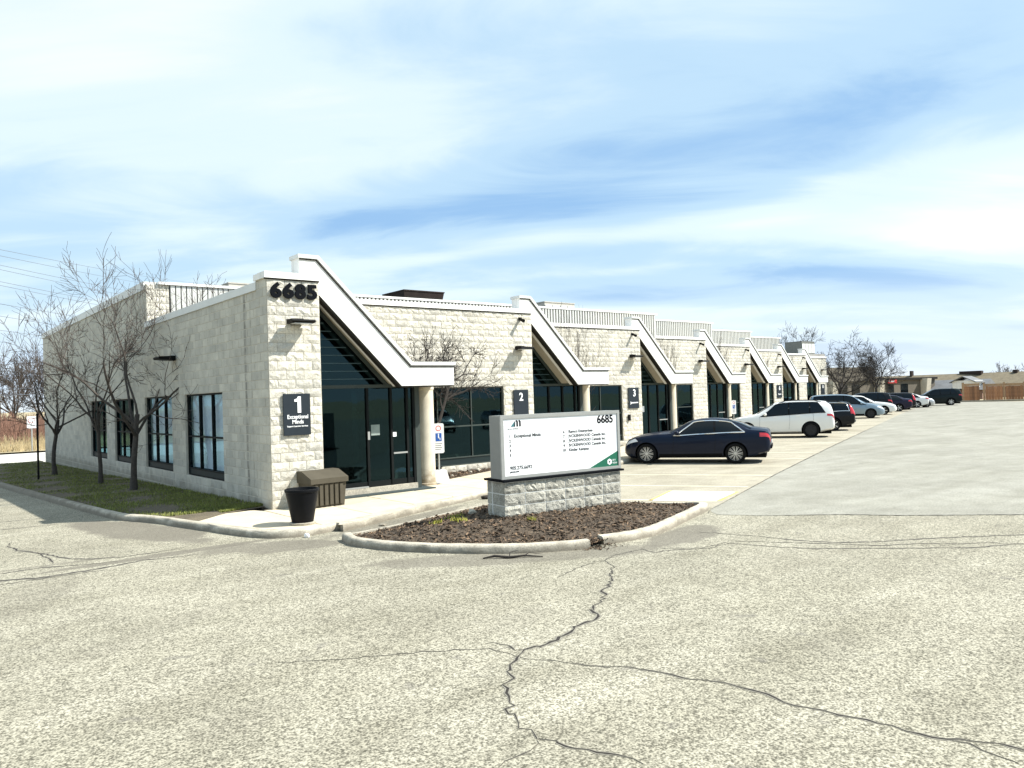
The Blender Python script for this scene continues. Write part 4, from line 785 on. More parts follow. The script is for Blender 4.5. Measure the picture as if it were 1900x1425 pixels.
# --- grit bin
gb = thing('grit_bin', 'olive-brown plastic grit bin with ribbed front against the corner pier', 'bin', (0.62, -0.62, 0.0), R(3))
GW, GD, GH = 0.84, 0.60, 0.52
b_ = MB(); b_.add([(0.04, 0.03, 0), (GW-0.04, 0.03, 0), (GW-0.04, GD-0.03, 0), (0.04, GD-0.03, 0), (0, 0, GH), (GW, 0, GH), (GW, GD, GH), (0, GD, GH)], [(0, 3, 2, 1), (4, 5, 6, 7), (0, 1, 5, 4), (1, 2, 6, 5), (2, 3, 7, 6), (3, 0, 4, 7)]); b_.build('tub', 'binm', gb)
for k in range(6):
    u = 0.065+k*0.122; MB().box(u, u+0.078, -0.022, 0.03, 0.05, GH-0.02).build('rib', 'binm', gb)
l = MB(); l.prism([(-0.05, GH+0.002), (GD+0.03, GH+0.002), (GD+0.03, GH+0.26), (GD*0.62, GH+0.26), (-0.05, GH+0.11)], 'yz', -0.03, GW+0.03); l.build('lid', 'binm', gb)
# --- accessible parking signs
def psign(x, y, rz, label, base=True):
    t = thing('parking_sign', label, 'sign', (x, y, 0), rz, group='accessible parking signs')
    MB().tube([(0, 0, 0), (0, 0, 1.62)], 0.025, 8).build('post', 'alu', t)
    pts = [(-0.15+0.03, 0.80), (0.12, 0.80), (0.15, 0.83), (0.15, 1.57), (0.12, 1.60), (-0.12, 1.60), (-0.15, 1.57), (-0.15, 0.83)]
    MB().prism(pts, 'xz', -0.034, -0.028).build('panel', 'signwhite', t)
    MB().box(-0.085, 0.085, -0.037, -0.0345, 1.12, 1.34).build('blue_square', 'signblue', t)
    g = MB(); g.box(-0.015, 0.012, -0.040, -0.0375, 1.20, 1.29).box(-0.012, 0.045, -0.040, -0.0375, 1.20, 1.215).box(0.03, 0.046, -0.040, -0.0375, 1.15, 1.20); g.lathe([(0.018, 0), (0.018, 0.002)], 12, (0.0, -0.0395, 1.31), ax='y'); g.build('wheelchair_symbol', 'signwhite', t)
    rg_ = MB(); n = 24; vs = []
    for k in range(n):
        a = 2*math.pi*k/n; vs += [(0.055*math.cos(a), -0.037, 1.47+0.055*math.sin(a)), (0.075*math.cos(a), -0.037, 1.47+0.075*math.sin(a))]
    rg_.add(vs, [(2*k, 2*k+1, (2*k+3) % (2*n), (2*k+2) % (2*n)) for k in range(n)]); rg_.build('permit_ring', 'signred', t)
    for k in range(4): MB().box(-0.10, 0.10-0.03*(k % 2), -0.037, -0.0345, 1.05-k*0.05, 1.062-k*0.05).build('small_print', 'lettg', t)
    if base: MB().prism([(-0.26, 0.0), (0.26, 0.0), (0.17, 0.34), (-0.17, 0.34)], 'xz', -0.16, 0.16).build('footing', 'signwhite', t)
psign(5.17, 1.30, R(-20), 'white and blue accessible parking sign in a white block beside the first column')
psign(3*DX+5.0, 3*DY+1.0, R(-20), 'white accessible parking sign beside the fourth column, seen past the dark sedan')
t = thing('bollard_light', 'short dark square garden light in the bed under the second bay window', 'light', (5.98, 2.62, 0.0), R(20)); MB().box(-0.09, 0.09, -0.09, 0.09, 0, 0.27).build('post', 'lampm', t); MB().box(-0.11, 0.11, -0.11, 0.11, 0.272, 0.30).build('cap', 'lampm', t); MB().box(-0.04, 0.04, -0.094, -0.091, 0.13, 0.21).build('lens', 'lens', t)
t = thing('call_box', 'small black call box on the third pier below the sign 3', 'box', (2*DX+0.30, 2*DY-0.04, 1.05)); MB().box(-0.05, 0.05, -0.06, 0.015, 0, 0.26).build('housing', 'lampm', t); MB().box(-0.035, 0.035, -0.066, -0.061, 0.15, 0.23).build('speaker_panel', 'trim', t)
# --- posts and street sign at the left
t = thing('lawn_post', 'thin black post standing in the lawn near the far end of the wall', 'post', (-2.1, 16.6, lawnz(-2.1, 16.6))); MB().tube([(0, 0, -0.1), (0, 0, 2.35)], 0.035, 8).build('pole', 'lampm', t); MB().lathe([(0.045, 2.35), (0.045, 2.38), (0, 2.40)], 8).build('pole_cap', 'lampm', t)
t = thing('street_sign', 'pale no-parking sign on a post across the street', 'sign', (2.3, 52.6, -0.75), R(-10)); MB().tube([(0, 0, 0), (0, 0, 2.6)], 0.05, 6).build('pole', 'alu', t); MB().box(-0.3, 0.3, -0.07, -0.055, 1.75, 2.65).build('panel', 'signwhite', t)
rg_ = MB(); vs = []; n = 20
for k in range(n):
    a = 2*math.pi*k/n; vs += [(0.19*math.cos(a), -0.075, 2.35+0.19*math.sin(a)), (0.22*math.cos(a), -0.075, 2.35+0.22*math.sin(a))]
rg_.add(vs, [(2*k, 2*k+1, (2*k+3) % (2*n), (2*k+2) % (2*n)) for k in range(n)]); rg_.build('ban_ring', 'signred', t)
# ================================================================== TREES
def tree(name, label, loc, seed, H, th, r0, spread=0.75, lv=4, trunkm='bark', twigm='twig', group=None, up=0.10, nl=5, lean=(0, 0), tw=0.0055, dens=1.0, stems=1, jit=0.16):
    rg = random.Random(seed); T = thing(name, label, 'tree', loc, rg.uniform(0, 6.28) if stems else 0, group); A = MB(); Bm = MB()
    def rnd(): return Vector((rg.gauss(0, 1), rg.gauss(0, 1), rg.gauss(0, 1)))
    def grow(p, d, L, r, lvl):
        n = max(3, int(L/(0.30 if lvl < 2 else 0.16))); pts = [p.copy()]; rad = [r]; q = p.copy(); dd = d.copy(); re = max(tw*0.8, r*(0.5 if lvl else 0.75))
        for k in range(n):
            dd = (dd+rnd()*jit*(0.35 if lvl == 0 else 1)*0.6+Vector((0, 0, up*(1 if lvl else 0.3)))*(0.5 if lvl < 3 else 0.9)).normalized(); q = q+dd*L/n; pts.append(q.copy()); rad.append(r+(re-r)*(k+1)/n)
        mb = A if lvl < 2 else Bm
        mb.tube(pts, rad, 8 if lvl == 0 else (6 if lvl == 1 else (4 if lvl == 2 else 3)), cap=lvl < 2)
        if lvl >= lv: return
        nc = max(2, int(round((nl if lvl == 0 else (rg.randint(4, 6) if lvl < lv-1 else rg.randint(3, 6)))*(dens if lvl else 1))))
        for k in range(nc):
            t = (0.72+0.28*k/(nc-1) if lvl == 0 else rg.uniform(0.22, 1.0)) if k < nc-1 else 1.0
            i = min(n, int(t*n)); pp = pts[i]; di = (pts[min(i+1, n)]-pts[max(i-1, 0)]).normalized()
            a = di.orthogonal().normalized(); a.rotate(Matrix.Rotation(rg.uniform(0, 6.28) if lvl else 2.4*k+rg.uniform(-0.5, 0.5), 3, di))
            ang = rg.uniform(0.35, 0.75)*spread*(1.25 if lvl == 0 else 1.35) if not (k == nc-1 and lvl) else rg.uniform(0.05, 0.3)
            nd = (di*math.cos(ang)+a*math.sin(ang)).normalized()
            if lvl == 0: Lc = (H-th)*rg.uniform(0.55, 0.72)
            else: Lc = L*rg.uniform(0.42, 0.72)*(1 if k < nc-1 else 0.9)
            grow(pp, nd, Lc, max(tw, rad[i]*(rg.uniform(0.5, 0.72) if lvl == 0 else rg.uniform(0.42, 0.62))), lvl+1)
    for s in range(stems):
        d = Vector((lean[0], lean[1], 1)) if stems == 1 else Vector((rg.uniform(-0.35, 0.35), rg.uniform(-0.35, 0.35), 1)); o = Vector((0, 0, -0.05)) if stems == 1 else Vector((rg.uniform(-0.15, 0.15), rg.uniform(-0.15, 0.15), -0.05))
        grow(o, d.normalized(), th, r0*(1 if stems == 1 else rg.uniform(0.6, 1)), 0)
    if stems == 1: A.tube([(0, 0, -0.1), (0, 0, 0.12), (lean[0]*0.3, lean[1]*0.3, 0.35)], [r0*1.45, r0*1.2, r0], 8)
    A.build('trunk', trunkm, T, smooth=60, fix=False); Bm.build('crown', twigm, T, fix=False); return T
def at_lawn(x, y): return (x, y, lawnz(x, y))
G = 'bare trees on the lawn'
tree('bare_tree', 'largest bare tree on the lawn, in front of the second side window', at_lawn(-0.95, 7.74), 3, 6.7, 2.2, 0.088, 0.95, 5, group=G, nl=6, up=0.06, dens=0.72, tw=0.0055, jit=0.2)
tree('bare_tree', 'slender middle bare tree on the lawn by the third side window', at_lawn(-1.1, 11.3), 8, 6.2, 2.3, 0.066, 0.92, 5, group=G, nl=5, up=0.06, dens=0.66, tw=0.006, jit=0.2)
tree('bare_tree', 'farthest bare tree on the lawn, left of the side windows', at_lawn(-1.35, 18.2), 5, 6.2, 2.2, 0.08, 1.05, 5, group=G, nl=6, up=0.04, dens=0.68, tw=0.0075, jit=0.2)
ct = tree('courtyard_tree', 'dark gnarled bare tree growing behind the first white fascia', (5.45, 2.15, 0), 26, 5.0, 3.0, 0.085, 1.05, 4, 'barkd', 'barkd', nl=6, up=0.03, dens=1.0, jit=0.3, tw=0.008, stems=2, group='bare trees in the window beds')
ct.rotation_euler = (0, 0, 0); ct.scale = (1.0, 0.38, 1); ct.location = (5.62, 2.62, 0)
for k in range(2, 7):
    st_ = tree('sapling_clump', 'thin multi-stemmed bare shrub tree before the %s bay wall' % ['', '', 'third', 'fourth', 'fifth', 'sixth', 'seventh'][k], (k*DX-4.1, k*DY-0.9, 0), 40+k, 4.9-0.3*(k % 2), 1.5, 0.04, 0.6, 4, 'twig', 'twig', nl=4, up=0.12, stems=4, dens=0.8, tw=0.005+0.0012*(k-2), group='bare trees in the window beds'); st_.rotation_euler = (0, 0, 0); st_.scale = (0.7, 0.5, 1); st_.location.x = k*DX-3.65
G = 'bare trees at the far end of the lot'
tree('bare_tree', 'broad bare tree at the end of the building row', (68.0, 23.5, -0.13), 23, 7.4, 2.2, 0.15, 1.2, 5, 'barkd', 'barkd', nl=7, up=0.03, tw=0.013, dens=0.9, group=G, jit=0.22)
tree('bare_tree', 'round bare tree farther right, behind the parked white cars', (83.2, 26.9, -0.13), 29, 7.0, 2.5, 0.16, 1.1, 5, 'barkd', 'barkd', nl=7, up=0.06, tw=0.014, dens=0.9, group=G, jit=0.2)
tree('bare_tree', 'dark bare tree peeping over the roof beside the grey roof unit', (70.0, 29.0, -0.13), 31, 9.0, 3.4, 0.17, 1.0, 5, 'barkd', 'barkd', nl=6, up=0.04, tw=0.014, dens=0.85, group=G)
for k, (x, y, h) in enumerate(((186, 50, 6.6), (190, 45, 6.9), (195, 41, 7.4))): tree('distant_tree', ['leftmost', 'middle', 'rightmost'][k]+' of the hazy bare trees above the brown roof at the right edge', (x, y, -1.2), 60+k, h, 2, 0.2, 1.1, 4, 'twig', 'twig', nl=7, up=0.03, tw=0.03, group='distant trees at the right')
for k, (x, y, h) in enumerate(((-1.5, 76, 9), (4.5, 82, 8), (-6, 88, 9), (8.5, 95, 8.5), (1.5, 110, 10), (-4, 120, 11))): tree('distant_tree', ['nearest bare tree in the thicket across the street', 'second bare tree behind the thicket across the street', 'bare tree left behind the thicket across the street', 'bare tree farther right beyond the thicket across the street', 'far bare tree behind the bank across the street', 'farthest bare tree beyond the bank across the street'][k], (x, y, 0.2), 70+k, h, 2, 0.16, 0.9, 4, 'twig', 'twig', nl=7, up=0.08, tw=0.02, group='bare trees across the street')
# reddish thicket on the bank, dry grass stems
mb = MB(); rg = random.Random(9)
for _ in range(9000):
    x, y = rg.uniform(-25, 11), rg.uniform(60, 75); z = bankz(x, y)-0.1; h = rg.uniform(0.8, 1.6)+0.9*(0.5+0.5*math.sin(x*0.9+math.sin(x*2.3)))*rg.random(); lx, ly = rg.gauss(0, 0.35), rg.gauss(0, 0.35); wv = rg.uniform(0.015, 0.04)
    mb.add([(x-wv, y, z), (x+wv, y, z), (x+lx+wv*0.3, y+ly, z+h), (x+lx-wv*0.3, y+ly, z+h)], [(0, 1, 2, 3)], 0, rg.random())
tag(stuff(mb.build('thicket', 'redtwig', fix=False)), 'dense red-brown leafless thicket on the bank across the street', 'thicket')
mb = MB()
for _ in range(9000):
    x, y = rg.uniform(-25, 11), rg.uniform(53, 62); z = bankz(x, y)-0.02; h = rg.uniform(0.25, 0.9); wv = rg.uniform(0.015, 0.03)
    mb.add([(x-wv, y, z), (x+wv, y, z), (x+rg.gauss(0, 0.2), y+rg.gauss(0, 0.1), z+h)], [(0, 1, 2)], 0, rg.random())
tag(stuff(mb.build('dry_grass', 'straw', fix=False)), 'tall straw-coloured grass along the verge across the street', 'grass')
# low houses far behind the thicket
t = thing('distant_building', 'low pale building far behind the thicket on the left', 'building', (-2, 150, -1.0)); MB().box(-30, 12, 0, 12, 0, 6.0).build('wall', 'tan', t); MB().box(-30.3, 12.3, -0.3, 12.3, 6.002, 6.5).build('parapet', 'coping', t)
for k in range(6): MB().box(-27+k*6.2, -24+k*6.2, -0.06, -0.01, 2.2, 4.2).build('window', 'carglass', t)
# --- overhead lines
L0 = [(1.49, 92.98, 22.9), (1.48, 93.0, 22.21), (1.46, 93.03, 21.15), (1.45, 93.05, 20.65), (1.43, 93.1, 19.2), (1.43, 93.11, 18.77), (1.83, 99.26, 17.23), (1.8, 99.31, 15.71), (1.78, 99.37, 13.86)]
L1 = [48.58, 45.45, 41.27, 39.18, 35.63, 33.96, 29.78, 25.6, 22.46]
for k, (p, z1) in enumerate(zip(L0, L1)):
    a = Vector(p); b_ = Vector((97.4, 285.3, z1)); a2 = a-(b_-a)*0.25; pts = []
    for i in range(41):
        t_ = i/40; q = a2+(b_-a2)*t_; q.z -= 1.4*math.sin(math.pi*t_); pts.append(q)
    w_ = MB(); w_.tube(pts, 0.035, 4, cap=False); tag(w_.build('power_line', 'wire', fix=False), ['highest', 'second highest', 'third', 'fourth', 'fifth', 'sixth', 'seventh', 'second lowest', 'lowest'][k]+' of the overhead wires crossing the sky at the left', 'wire', 'overhead wires')
for k, (y, za, zb) in enumerate(((57, 4.7, 4.4), (57.4, 4.2, 3.9))):
    w_ = MB(); w_.tube([(-45+i*5, y, za+(zb-za)*i/12-0.5*math.sin(math.pi*i/12)) for i in range(13)], 0.03, 4, cap=False); tag(w_.build('power_line', 'wire', fix=False), ['upper', 'lower'][k]+' of the two low wires above the thicket across the street', 'wire', 'overhead wires')
# ================================================================== FAR RIGHT
t = thing('end_building', 'low tan building with sloping white buttresses beyond the parked cars', 'building', (0, 0, 0))
A0, A1 = Vector((84.0, 36.2, 0)), Vector((112.0, 30.6, 0)); dd = (A1-A0).normalized(); nn = Vector((dd.y, -dd.x, 0)); 
def ob(mb, a, b_, d0, d1, z0, z1):
    P = [A0+dd*s+nn*d for d in (d0, d1) for s in (a, b_)]; mb.add([(p.x, p.y, z) for z in (z0, z1) for p in P], [(0, 1, 3, 2), (4, 6, 7, 5), (0, 4, 5, 1), (1, 5, 7, 3), (3, 7, 6, 2), (2, 6, 4, 0)]); return mb
ob(MB(), 0, 26, -10, 0, -0.13, 2.75).build('wall', 'tan', t); ob(MB(), 3.5, 12.5, -8, 0.25, 2.752, 4.6).build('upper_wall', 'tan', t); ob(MB(), 12.7, 26.2, -10, 0.3, 2.752, 3.05).build('eave', 'trim', t)
for s in (4.3, 13.4, 23.2):
    mb = MB(); q = []
    for d, z in ((0.02, -0.13), (0.7, -0.13), (1.1, 2.9), (0.02, 2.9)):
        for u in (s-0.45, s+0.45): p = A0+dd*u+nn*d; q.append((p.x, p.y, z))
    mb.add(q, [(0, 2, 4, 6), (1, 7, 5, 3), (0, 1, 3, 2), (2, 3, 5, 4), (4, 5, 7, 6), (6, 7, 1, 0)]); mb.build('buttress', 'column', t)
ob(MB(), 15.4, 17.2, 0.32, 0.4, 2.35, 2.8).build('fascia_sign', 'signred', t); ob(MB(), 15.5, 16.6, 0.402, 0.41, 2.5, 2.7).build('sign_band', 'signwhite', t)
for s in (6.2, 8.6, 15.5, 18.5): ob(MB(), s, s+1.5, 0.01, 0.05, 0.4, 2.2).build('window', 'carglass', t)
t = thing('vestibule', 'small pale flat-roofed entrance block at the end of the row', 'building', (68.2, 26.0, 0), R(20)); MB().box(-2.2, 2.2, 0, 3, 2.55, 3.2).build('canopy', 'white', t)
for x in (-2.0, -0.7, 0.7, 2.0): MB().box(x-0.15, x+0.15, 0.1, 0.4, -0.13, 2.548).build('pier', 'column', t)
for x in (-1.35, 0.0, 1.35): MB().box(x-0.5, x+0.5, 0.2, 0.23, 0.0, 2.5).build('pane', 'carglass', t)
t = thing('brown_building', 'long low building with a broad brown roof along the right skyline', 'building', (0, 0, 0))
Bz = [(119.5, 47.5), (131.0, 3.0)]; d2 = Vector((Bz[1][0]-Bz[0][0], Bz[1][1]-Bz[0][1], 0)).normalized(); n2_ = Vector((d2.y, -d2.x, 0)); n2_ = n2_ if n2_.x < 0 else -n2_; Lb = 46
def P2(s, d, z): p = Vector((*Bz[0], 0))+d2*s+n2_*d; return (p.x, p.y, z)
mb = MB(); mb.add([P2(s, d, z) for s in (0, Lb) for d, z in ((0, -0.3), (0, 1.35), (-1, 1.35), (-1, -0.3))], [(0, 1, 2, 3), (4, 7, 6, 5), (0, 4, 5, 1), (1, 5, 6, 2), (2, 6, 7, 3), (3, 7, 4, 0)]); mb.build('wall', 'brick', t)
mb = MB(); mb.add([P2(s, d, z) for s in (-0.5, Lb+0.5) for d, z in ((0.6, 1.30), (-5, 3.55), (-10, 1.3))], [(0, 1, 2), (3, 5, 4), (0, 3, 4, 1), (1, 4, 5, 2), (2, 5, 3, 0)]); rf = mb.build('roof', 'brownroof', t)
for s, w_, h in ((16, 3.2, 0.35), (7.5, 0.3, 0.75), (22, 0.6, 0.3)):
    mb = MB(); c0 = P2(s, -4.8, 3.3); mb.box(c0[0]-0.4, c0[0]+0.4, c0[1]-w_/2, c0[1]+w_/2, 3.3, 3.55+h); mb.build('vent', 'hvac', rf)
t = thing('grey_roof_house', 'small house with grey gabled roof and white gable behind the fence', 'house', (0, 0, 0))
H0, H1 = Vector((108.6, 34.2, 0)), Vector((108.2, 24.4, 0)); dh = (H1-H0).normalized(); nh = Vector((-1, 0, 0))
def P3(s, d, z): p = H0+dh*s+nh*d; return (p.x, p.y, z)
mb = MB(); mb.add([P3(s, d, z) for s in (0, 9.6) for d, z in ((0, -0.2), (0, 1.15), (-5, 1.15), (-5, -0.2))], [(0, 1, 2, 3), (4, 7, 6, 5), (0, 4, 5, 1), (1, 5, 6, 2), (2, 6, 7, 3), (3, 7, 4, 0)]); mb.build('wall', 'brick', t)
mb = MB(); mb.add([P3(s, d, z) for s in (-0.3, 9.9) for d, z in ((0.5, 1.1), (-2.5, 2.55), (-5.5, 1.1))], [(0, 1, 2), (3, 5, 4), (0, 3, 4, 1), (1, 4, 5, 2), (2, 5, 3, 0)]); mb.build('roof', 'greyroof', t)
mb = MB(); mb.add([P3(s, d, z) for s in (6.4, 9.2) for d, z in ((1.4, 1.3), (-1.5, 1.3), (-1.5, 2.4), (1.4, 2.4))], [(0, 1, 2, 3), (4, 7, 6, 5), (0, 4, 5, 1), (1, 5, 6, 2), (2, 6, 7, 3), (3, 7, 4, 0)]); mb.build('dormer', 'white', t)
mb = MB(); mb.add([P3(s, d, z) for s, z in ((6.1, 2.2), (7.8, 3.0), (9.5, 2.2)) for d in (1.7, -1.5)]+[P3(s, d, z) for s, z in ((6.1, 2.1), (7.8, 2.9), (9.5, 2.1)) for d in (1.7, -1.5)], [(0, 1, 3, 2), (2, 3, 5, 4), (6, 8, 9, 7), (8, 10, 11, 9), (0, 2, 8, 6), (2, 4, 10, 8), (0, 6, 7, 1), (4, 5, 11, 10)]); mb.build('dormer_roof', 'greyroof', t)
t = thing('wooden_fence', 'tall red-brown board fence with pale posts at the far right', 'fence', (0, 0, 0))
def fence(p, q, t, tall=2.1):
    p, q = Vector((*p, 0)), Vector((*q, 0)); d = (q-p).normalized(); L = (q-p).length; ang = math.atan2(d.y, d.x); nb = int(L/0.30); k_ = 0
    for k in range(nb):
        if k % 7 == 0:
            c = p+d*(k*0.30); MB().box(-0.09, 0.09, -0.10, 0.08, 0, tall+0.12).build('post', 'woodp', t, loc=(c.x, c.y, -0.13), rot=ang)
        else:
            c = p+d*(k*0.30); b = MB().box(-0.14, 0.14, -0.02, 0.02, 0.06, tall-0.32+random.uniform(-0.02, 0.02)); b.t = [random.random()]*6; b.build('board', 'wood', t, loc=(c.x, c.y, -0.13), rot=ang)
    for k in range(0, nb-6, 7):
        c = p+d*((k+3.5)*0.30); MB().box(-0.92, 0.92, -0.03, 0.03, tall-0.30, tall-0.02).build('lattice_panel', 'woodp', t, loc=(c.x, c.y, -0.13), rot=ang)
fence((93.4, 21.4), (95.2, 19.9), t, 2.15); fence((95.3, 19.8), (101.0, 11.5), t, 2.05)
kb = kerb('kerb', [(91.6, 24.4), (93.5, 19.5), (97.5, 12.0), (101, 5)], -1, 0.2, step=1.0, seed=12, zt=lambda x, y: 0.02); struct(kb)
# ================================================================== CARS
def pchip(tab):
    xs = [p[0] for p in tab]; ys = [p[1] for p in tab]; n = len(xs); d = [(ys[i+1]-ys[i])/(xs[i+1]-xs[i]) for i in range(n-1)]
    m_ = [d[0]]+[0 if d[i-1]*d[i] <= 0 else 2*d[i-1]*d[i]/(d[i-1]+d[i]) for i in range(1, n-1)]+[d[-1]]
    def f(x):
        if x <= xs[0]: return ys[0]
        if x >= xs[-1]: return ys[-1]
        i = max(k for k in range(n-1) if xs[k] <= x); h = xs[i+1]-xs[i]; t = (x-xs[i])/h
        return ys[i]*(1+2*t)*(1-t)**2+m_[i]*h*t*(1-t)**2+ys[i+1]*t*t*(3-2*t)+m_[i+1]*h*t*t*(t-1)
    return f
SPEC = {
 'sedan': dict(wb=2.81, r=0.325, tr=0.78,
  top=[(-1.06, .70), (-1.03, .98), (-.97, 1.05), (-.80, 1.085), (-.52, 1.12), (-.1, 1.29), (.35, 1.405), (.75, 1.435), (1.1, 1.42), (1.38, 1.365), (1.78, 1.18), (2.12, 1.03), (2.4, 1.0), (2.9, .945), (3.2, .88), (3.42, .79), (3.53, .70), (3.59, .58)],
  belt=[(-1.06, .64), (-1.02, .90), (-.9, .965), (-.5, .985), (0, .975), (1., .935), (2.0, .89), (2.4, .90), (2.9, .85), (3.2, .79), (3.42, .70), (3.59, .50)],
  bot=[(-1.06, .48), (-1.0, .36), (-.7, .27), (-.35, .19), (3.1, .18), (3.4, .20), (3.59, .30)],
  w=[(-1.06, .62), (-1.03, .76), (-.9, .85), (-.5, .89), (0, .905), (2.6, .905), (3.0, .885), (3.3, .82), (3.5, .68), (3.59, .52)],
  wt=[(-1.06, .55), (-1, .66), (-.8, .72), (-.5, .68), (-.1, .60), (.35, .56), (1.1, .56), (1.4, .585), (1.78, .645), (2.10, .70), (2.4, .74), (2.9, .72), (3.2, .68), (3.42, .58), (3.59, .42)],
  win=[(-.30, .60, .12, .62), (.66, 1.92, .68, 1.30)], ws=(2.06, 1.38), rw=(-.48, .22), tail=(-1.055, -.74, 4.7, 5.9), head=(3.08, 3.50, 5.0, 6.3), handles=(.35, 1.35), mir=1.78, doors=(-.12, .63, 1.95)),
 'suv': dict(wb=2.89, r=0.365, tr=0.80,
  top=[(-1.05, .82), (-1.02, 1.12), (-.97, 1.34), (-.88, 1.56), (-.72, 1.68), (-.3, 1.73), (.6, 1.75), (1.3, 1.72), (1.62, 1.64), (2.0, 1.43), (2.42, 1.18), (2.6, 1.11), (3.1, 1.03), (3.5, .93), (3.72, .80), (3.82, .60)],
  belt=[(-1.05, .74), (-1.01, 1.0), (-.93, 1.12), (-.5, 1.15), (0, 1.13), (1, 1.07), (2, 1.02), (2.5, 1.0), (3.1, .93), (3.5, .82), (3.72, .70), (3.82, .52)],
  bot=[(-1.05, .50), (-1.0, .40), (-.6, .30), (-.35, .24), (3.2, .24), (3.6, .27), (3.82, .38)],
  w=[(-1.05, .70), (-1.01, .82), (-.9, .88), (-.5, .91), (0, .92), (2.6, .92), (3.1, .90), (3.5, .82), (3.72, .68), (3.82, .52)],
  wt=[(-1.05, .62), (-.95, .66), (-.68, .62), (-.3, .62), (.6, .63), (1.3, .63), (1.62, .64), (2.0, .69), (2.42, .76), (2.6, .78), (3.1, .77), (3.5, .70), (3.82, .44)],
  win=[(-.66, .0, -.34, .0), (.05, .93, .05, .93), (.98, 2.28, .98, 1.55)], ws=(2.38, 1.64), rw=(-.97, -.72), tail=(-1.04, -.72, 4.9, 5.75), head=(3.30, 3.74, 5.0, 6.3), handles=(.55, 1.55), mir=2.0, doors=(-.1, .95, 2.3)),
 'wagon': dict(wb=2.82, r=0.345, tr=0.79,
  top=[(-1.08, .75), (-1.05, 1.0), (-1.0, 1.15), (-.90, 1.38), (-.76, 1.50), (-.4, 1.55), (.6, 1.57), (1.2, 1.54), (1.5, 1.46), (1.9, 1.26), (2.25, 1.07), (2.6, 1.02), (3.1, .95), (3.5, .84), (3.7, .72), (3.78, .55)],
  belt=[(-1.08, .70), (-1.05, .92), (-.97, 1.02), (-.5, 1.04), (0, 1.02), (1, .98), (2, .95), (2.5, .93), (3.1, .85), (3.5, .74), (3.7, .62), (3.78, .48)],
  bot=[(-1.08, .48), (-1.0, .36), (-.6, .26), (-.35, .21), (3.2, .20), (3.6, .24), (3.78, .36)],
  w=[(-1.08, .68), (-1.05, .80), (-.9, .87), (-.5, .90), (0, .91), (2.6, .91), (3.1, .88), (3.5, .79), (3.7, .66), (3.78, .5)],
  wt=[(-1.08, .60), (-.97, .64), (-.76, .60), (-.4, .60), (.6, .61), (1.2, .61), (1.5, .62), (1.9, .67), (2.25, .74), (2.6, .77), (3.1, .75), (3.5, .68), (3.78, .42)],
  win=[(-.80, -.05, -.66, -.05), (.0, .85, .0, .85), (.90, 2.12, .90, 1.42)], ws=(2.22, 1.50), rw=(-1.02, -.80), tail=(-1.06, -.86, 4.8, 7.8), head=(3.26, 3.70, 5.0, 6.3), handles=(.5, 1.45), mir=1.85, doors=(-.1, .88, 2.15)),
 'van': dict(wb=3.03, r=0.34, tr=0.82,
  top=[(-1.08, .80), (-1.05, 1.1), (-1.0, 1.35), (-.92, 1.58), (-.75, 1.70), (-.3, 1.75), (.8, 1.77), (1.6, 1.72), (2.0, 1.58), (2.5, 1.28), (2.85, 1.10), (3.1, 1.05), (3.5, .95), (3.75, .84), (3.90, .70), (3.98, .55)],
  belt=[(-1.08, .74), (-1.05, 1.0), (-.97, 1.10), (-.5, 1.12), (0, 1.11), (1, 1.07), (2, 1.02), (2.8, .97), (3.2, .92), (3.6, .80), (3.9, .62), (3.98, .46)],
  bot=[(-1.08, .45), (-1.0, .34), (-.6, .25), (-.35, .20), (3.4, .19), (3.8, .23), (3.98, .34)],
  w=[(-1.08, .74), (-1.05, .86), (-.9, .93), (-.5, .96), (0, .97), (2.6, .97), (3.2, .94), (3.6, .85), (3.85, .68), (3.98, .48)],
  wt=[(-1.08, .66), (-.97, .70), (-.75, .68), (-.3, .68), (.8, .69), (1.6, .69), (2.0, .70), (2.5, .76), (2.85, .81), (3.2, .80), (3.6, .70), (3.98, .4)],
  win=[(-.82, .0, -.70, .0), (.06, 1.25, .06, 1.25), (1.31, 2.75, 1.31, 1.95)], ws=(2.82, 2.02), rw=(-1.02, -.80), tail=(-1.06, -.86, 4.8, 7.0), head=(3.42, 3.90, 5.2, 6.5), handles=(.9, 1.6), mir=2.4, doors=(.03, 1.28, 2.75)),
}
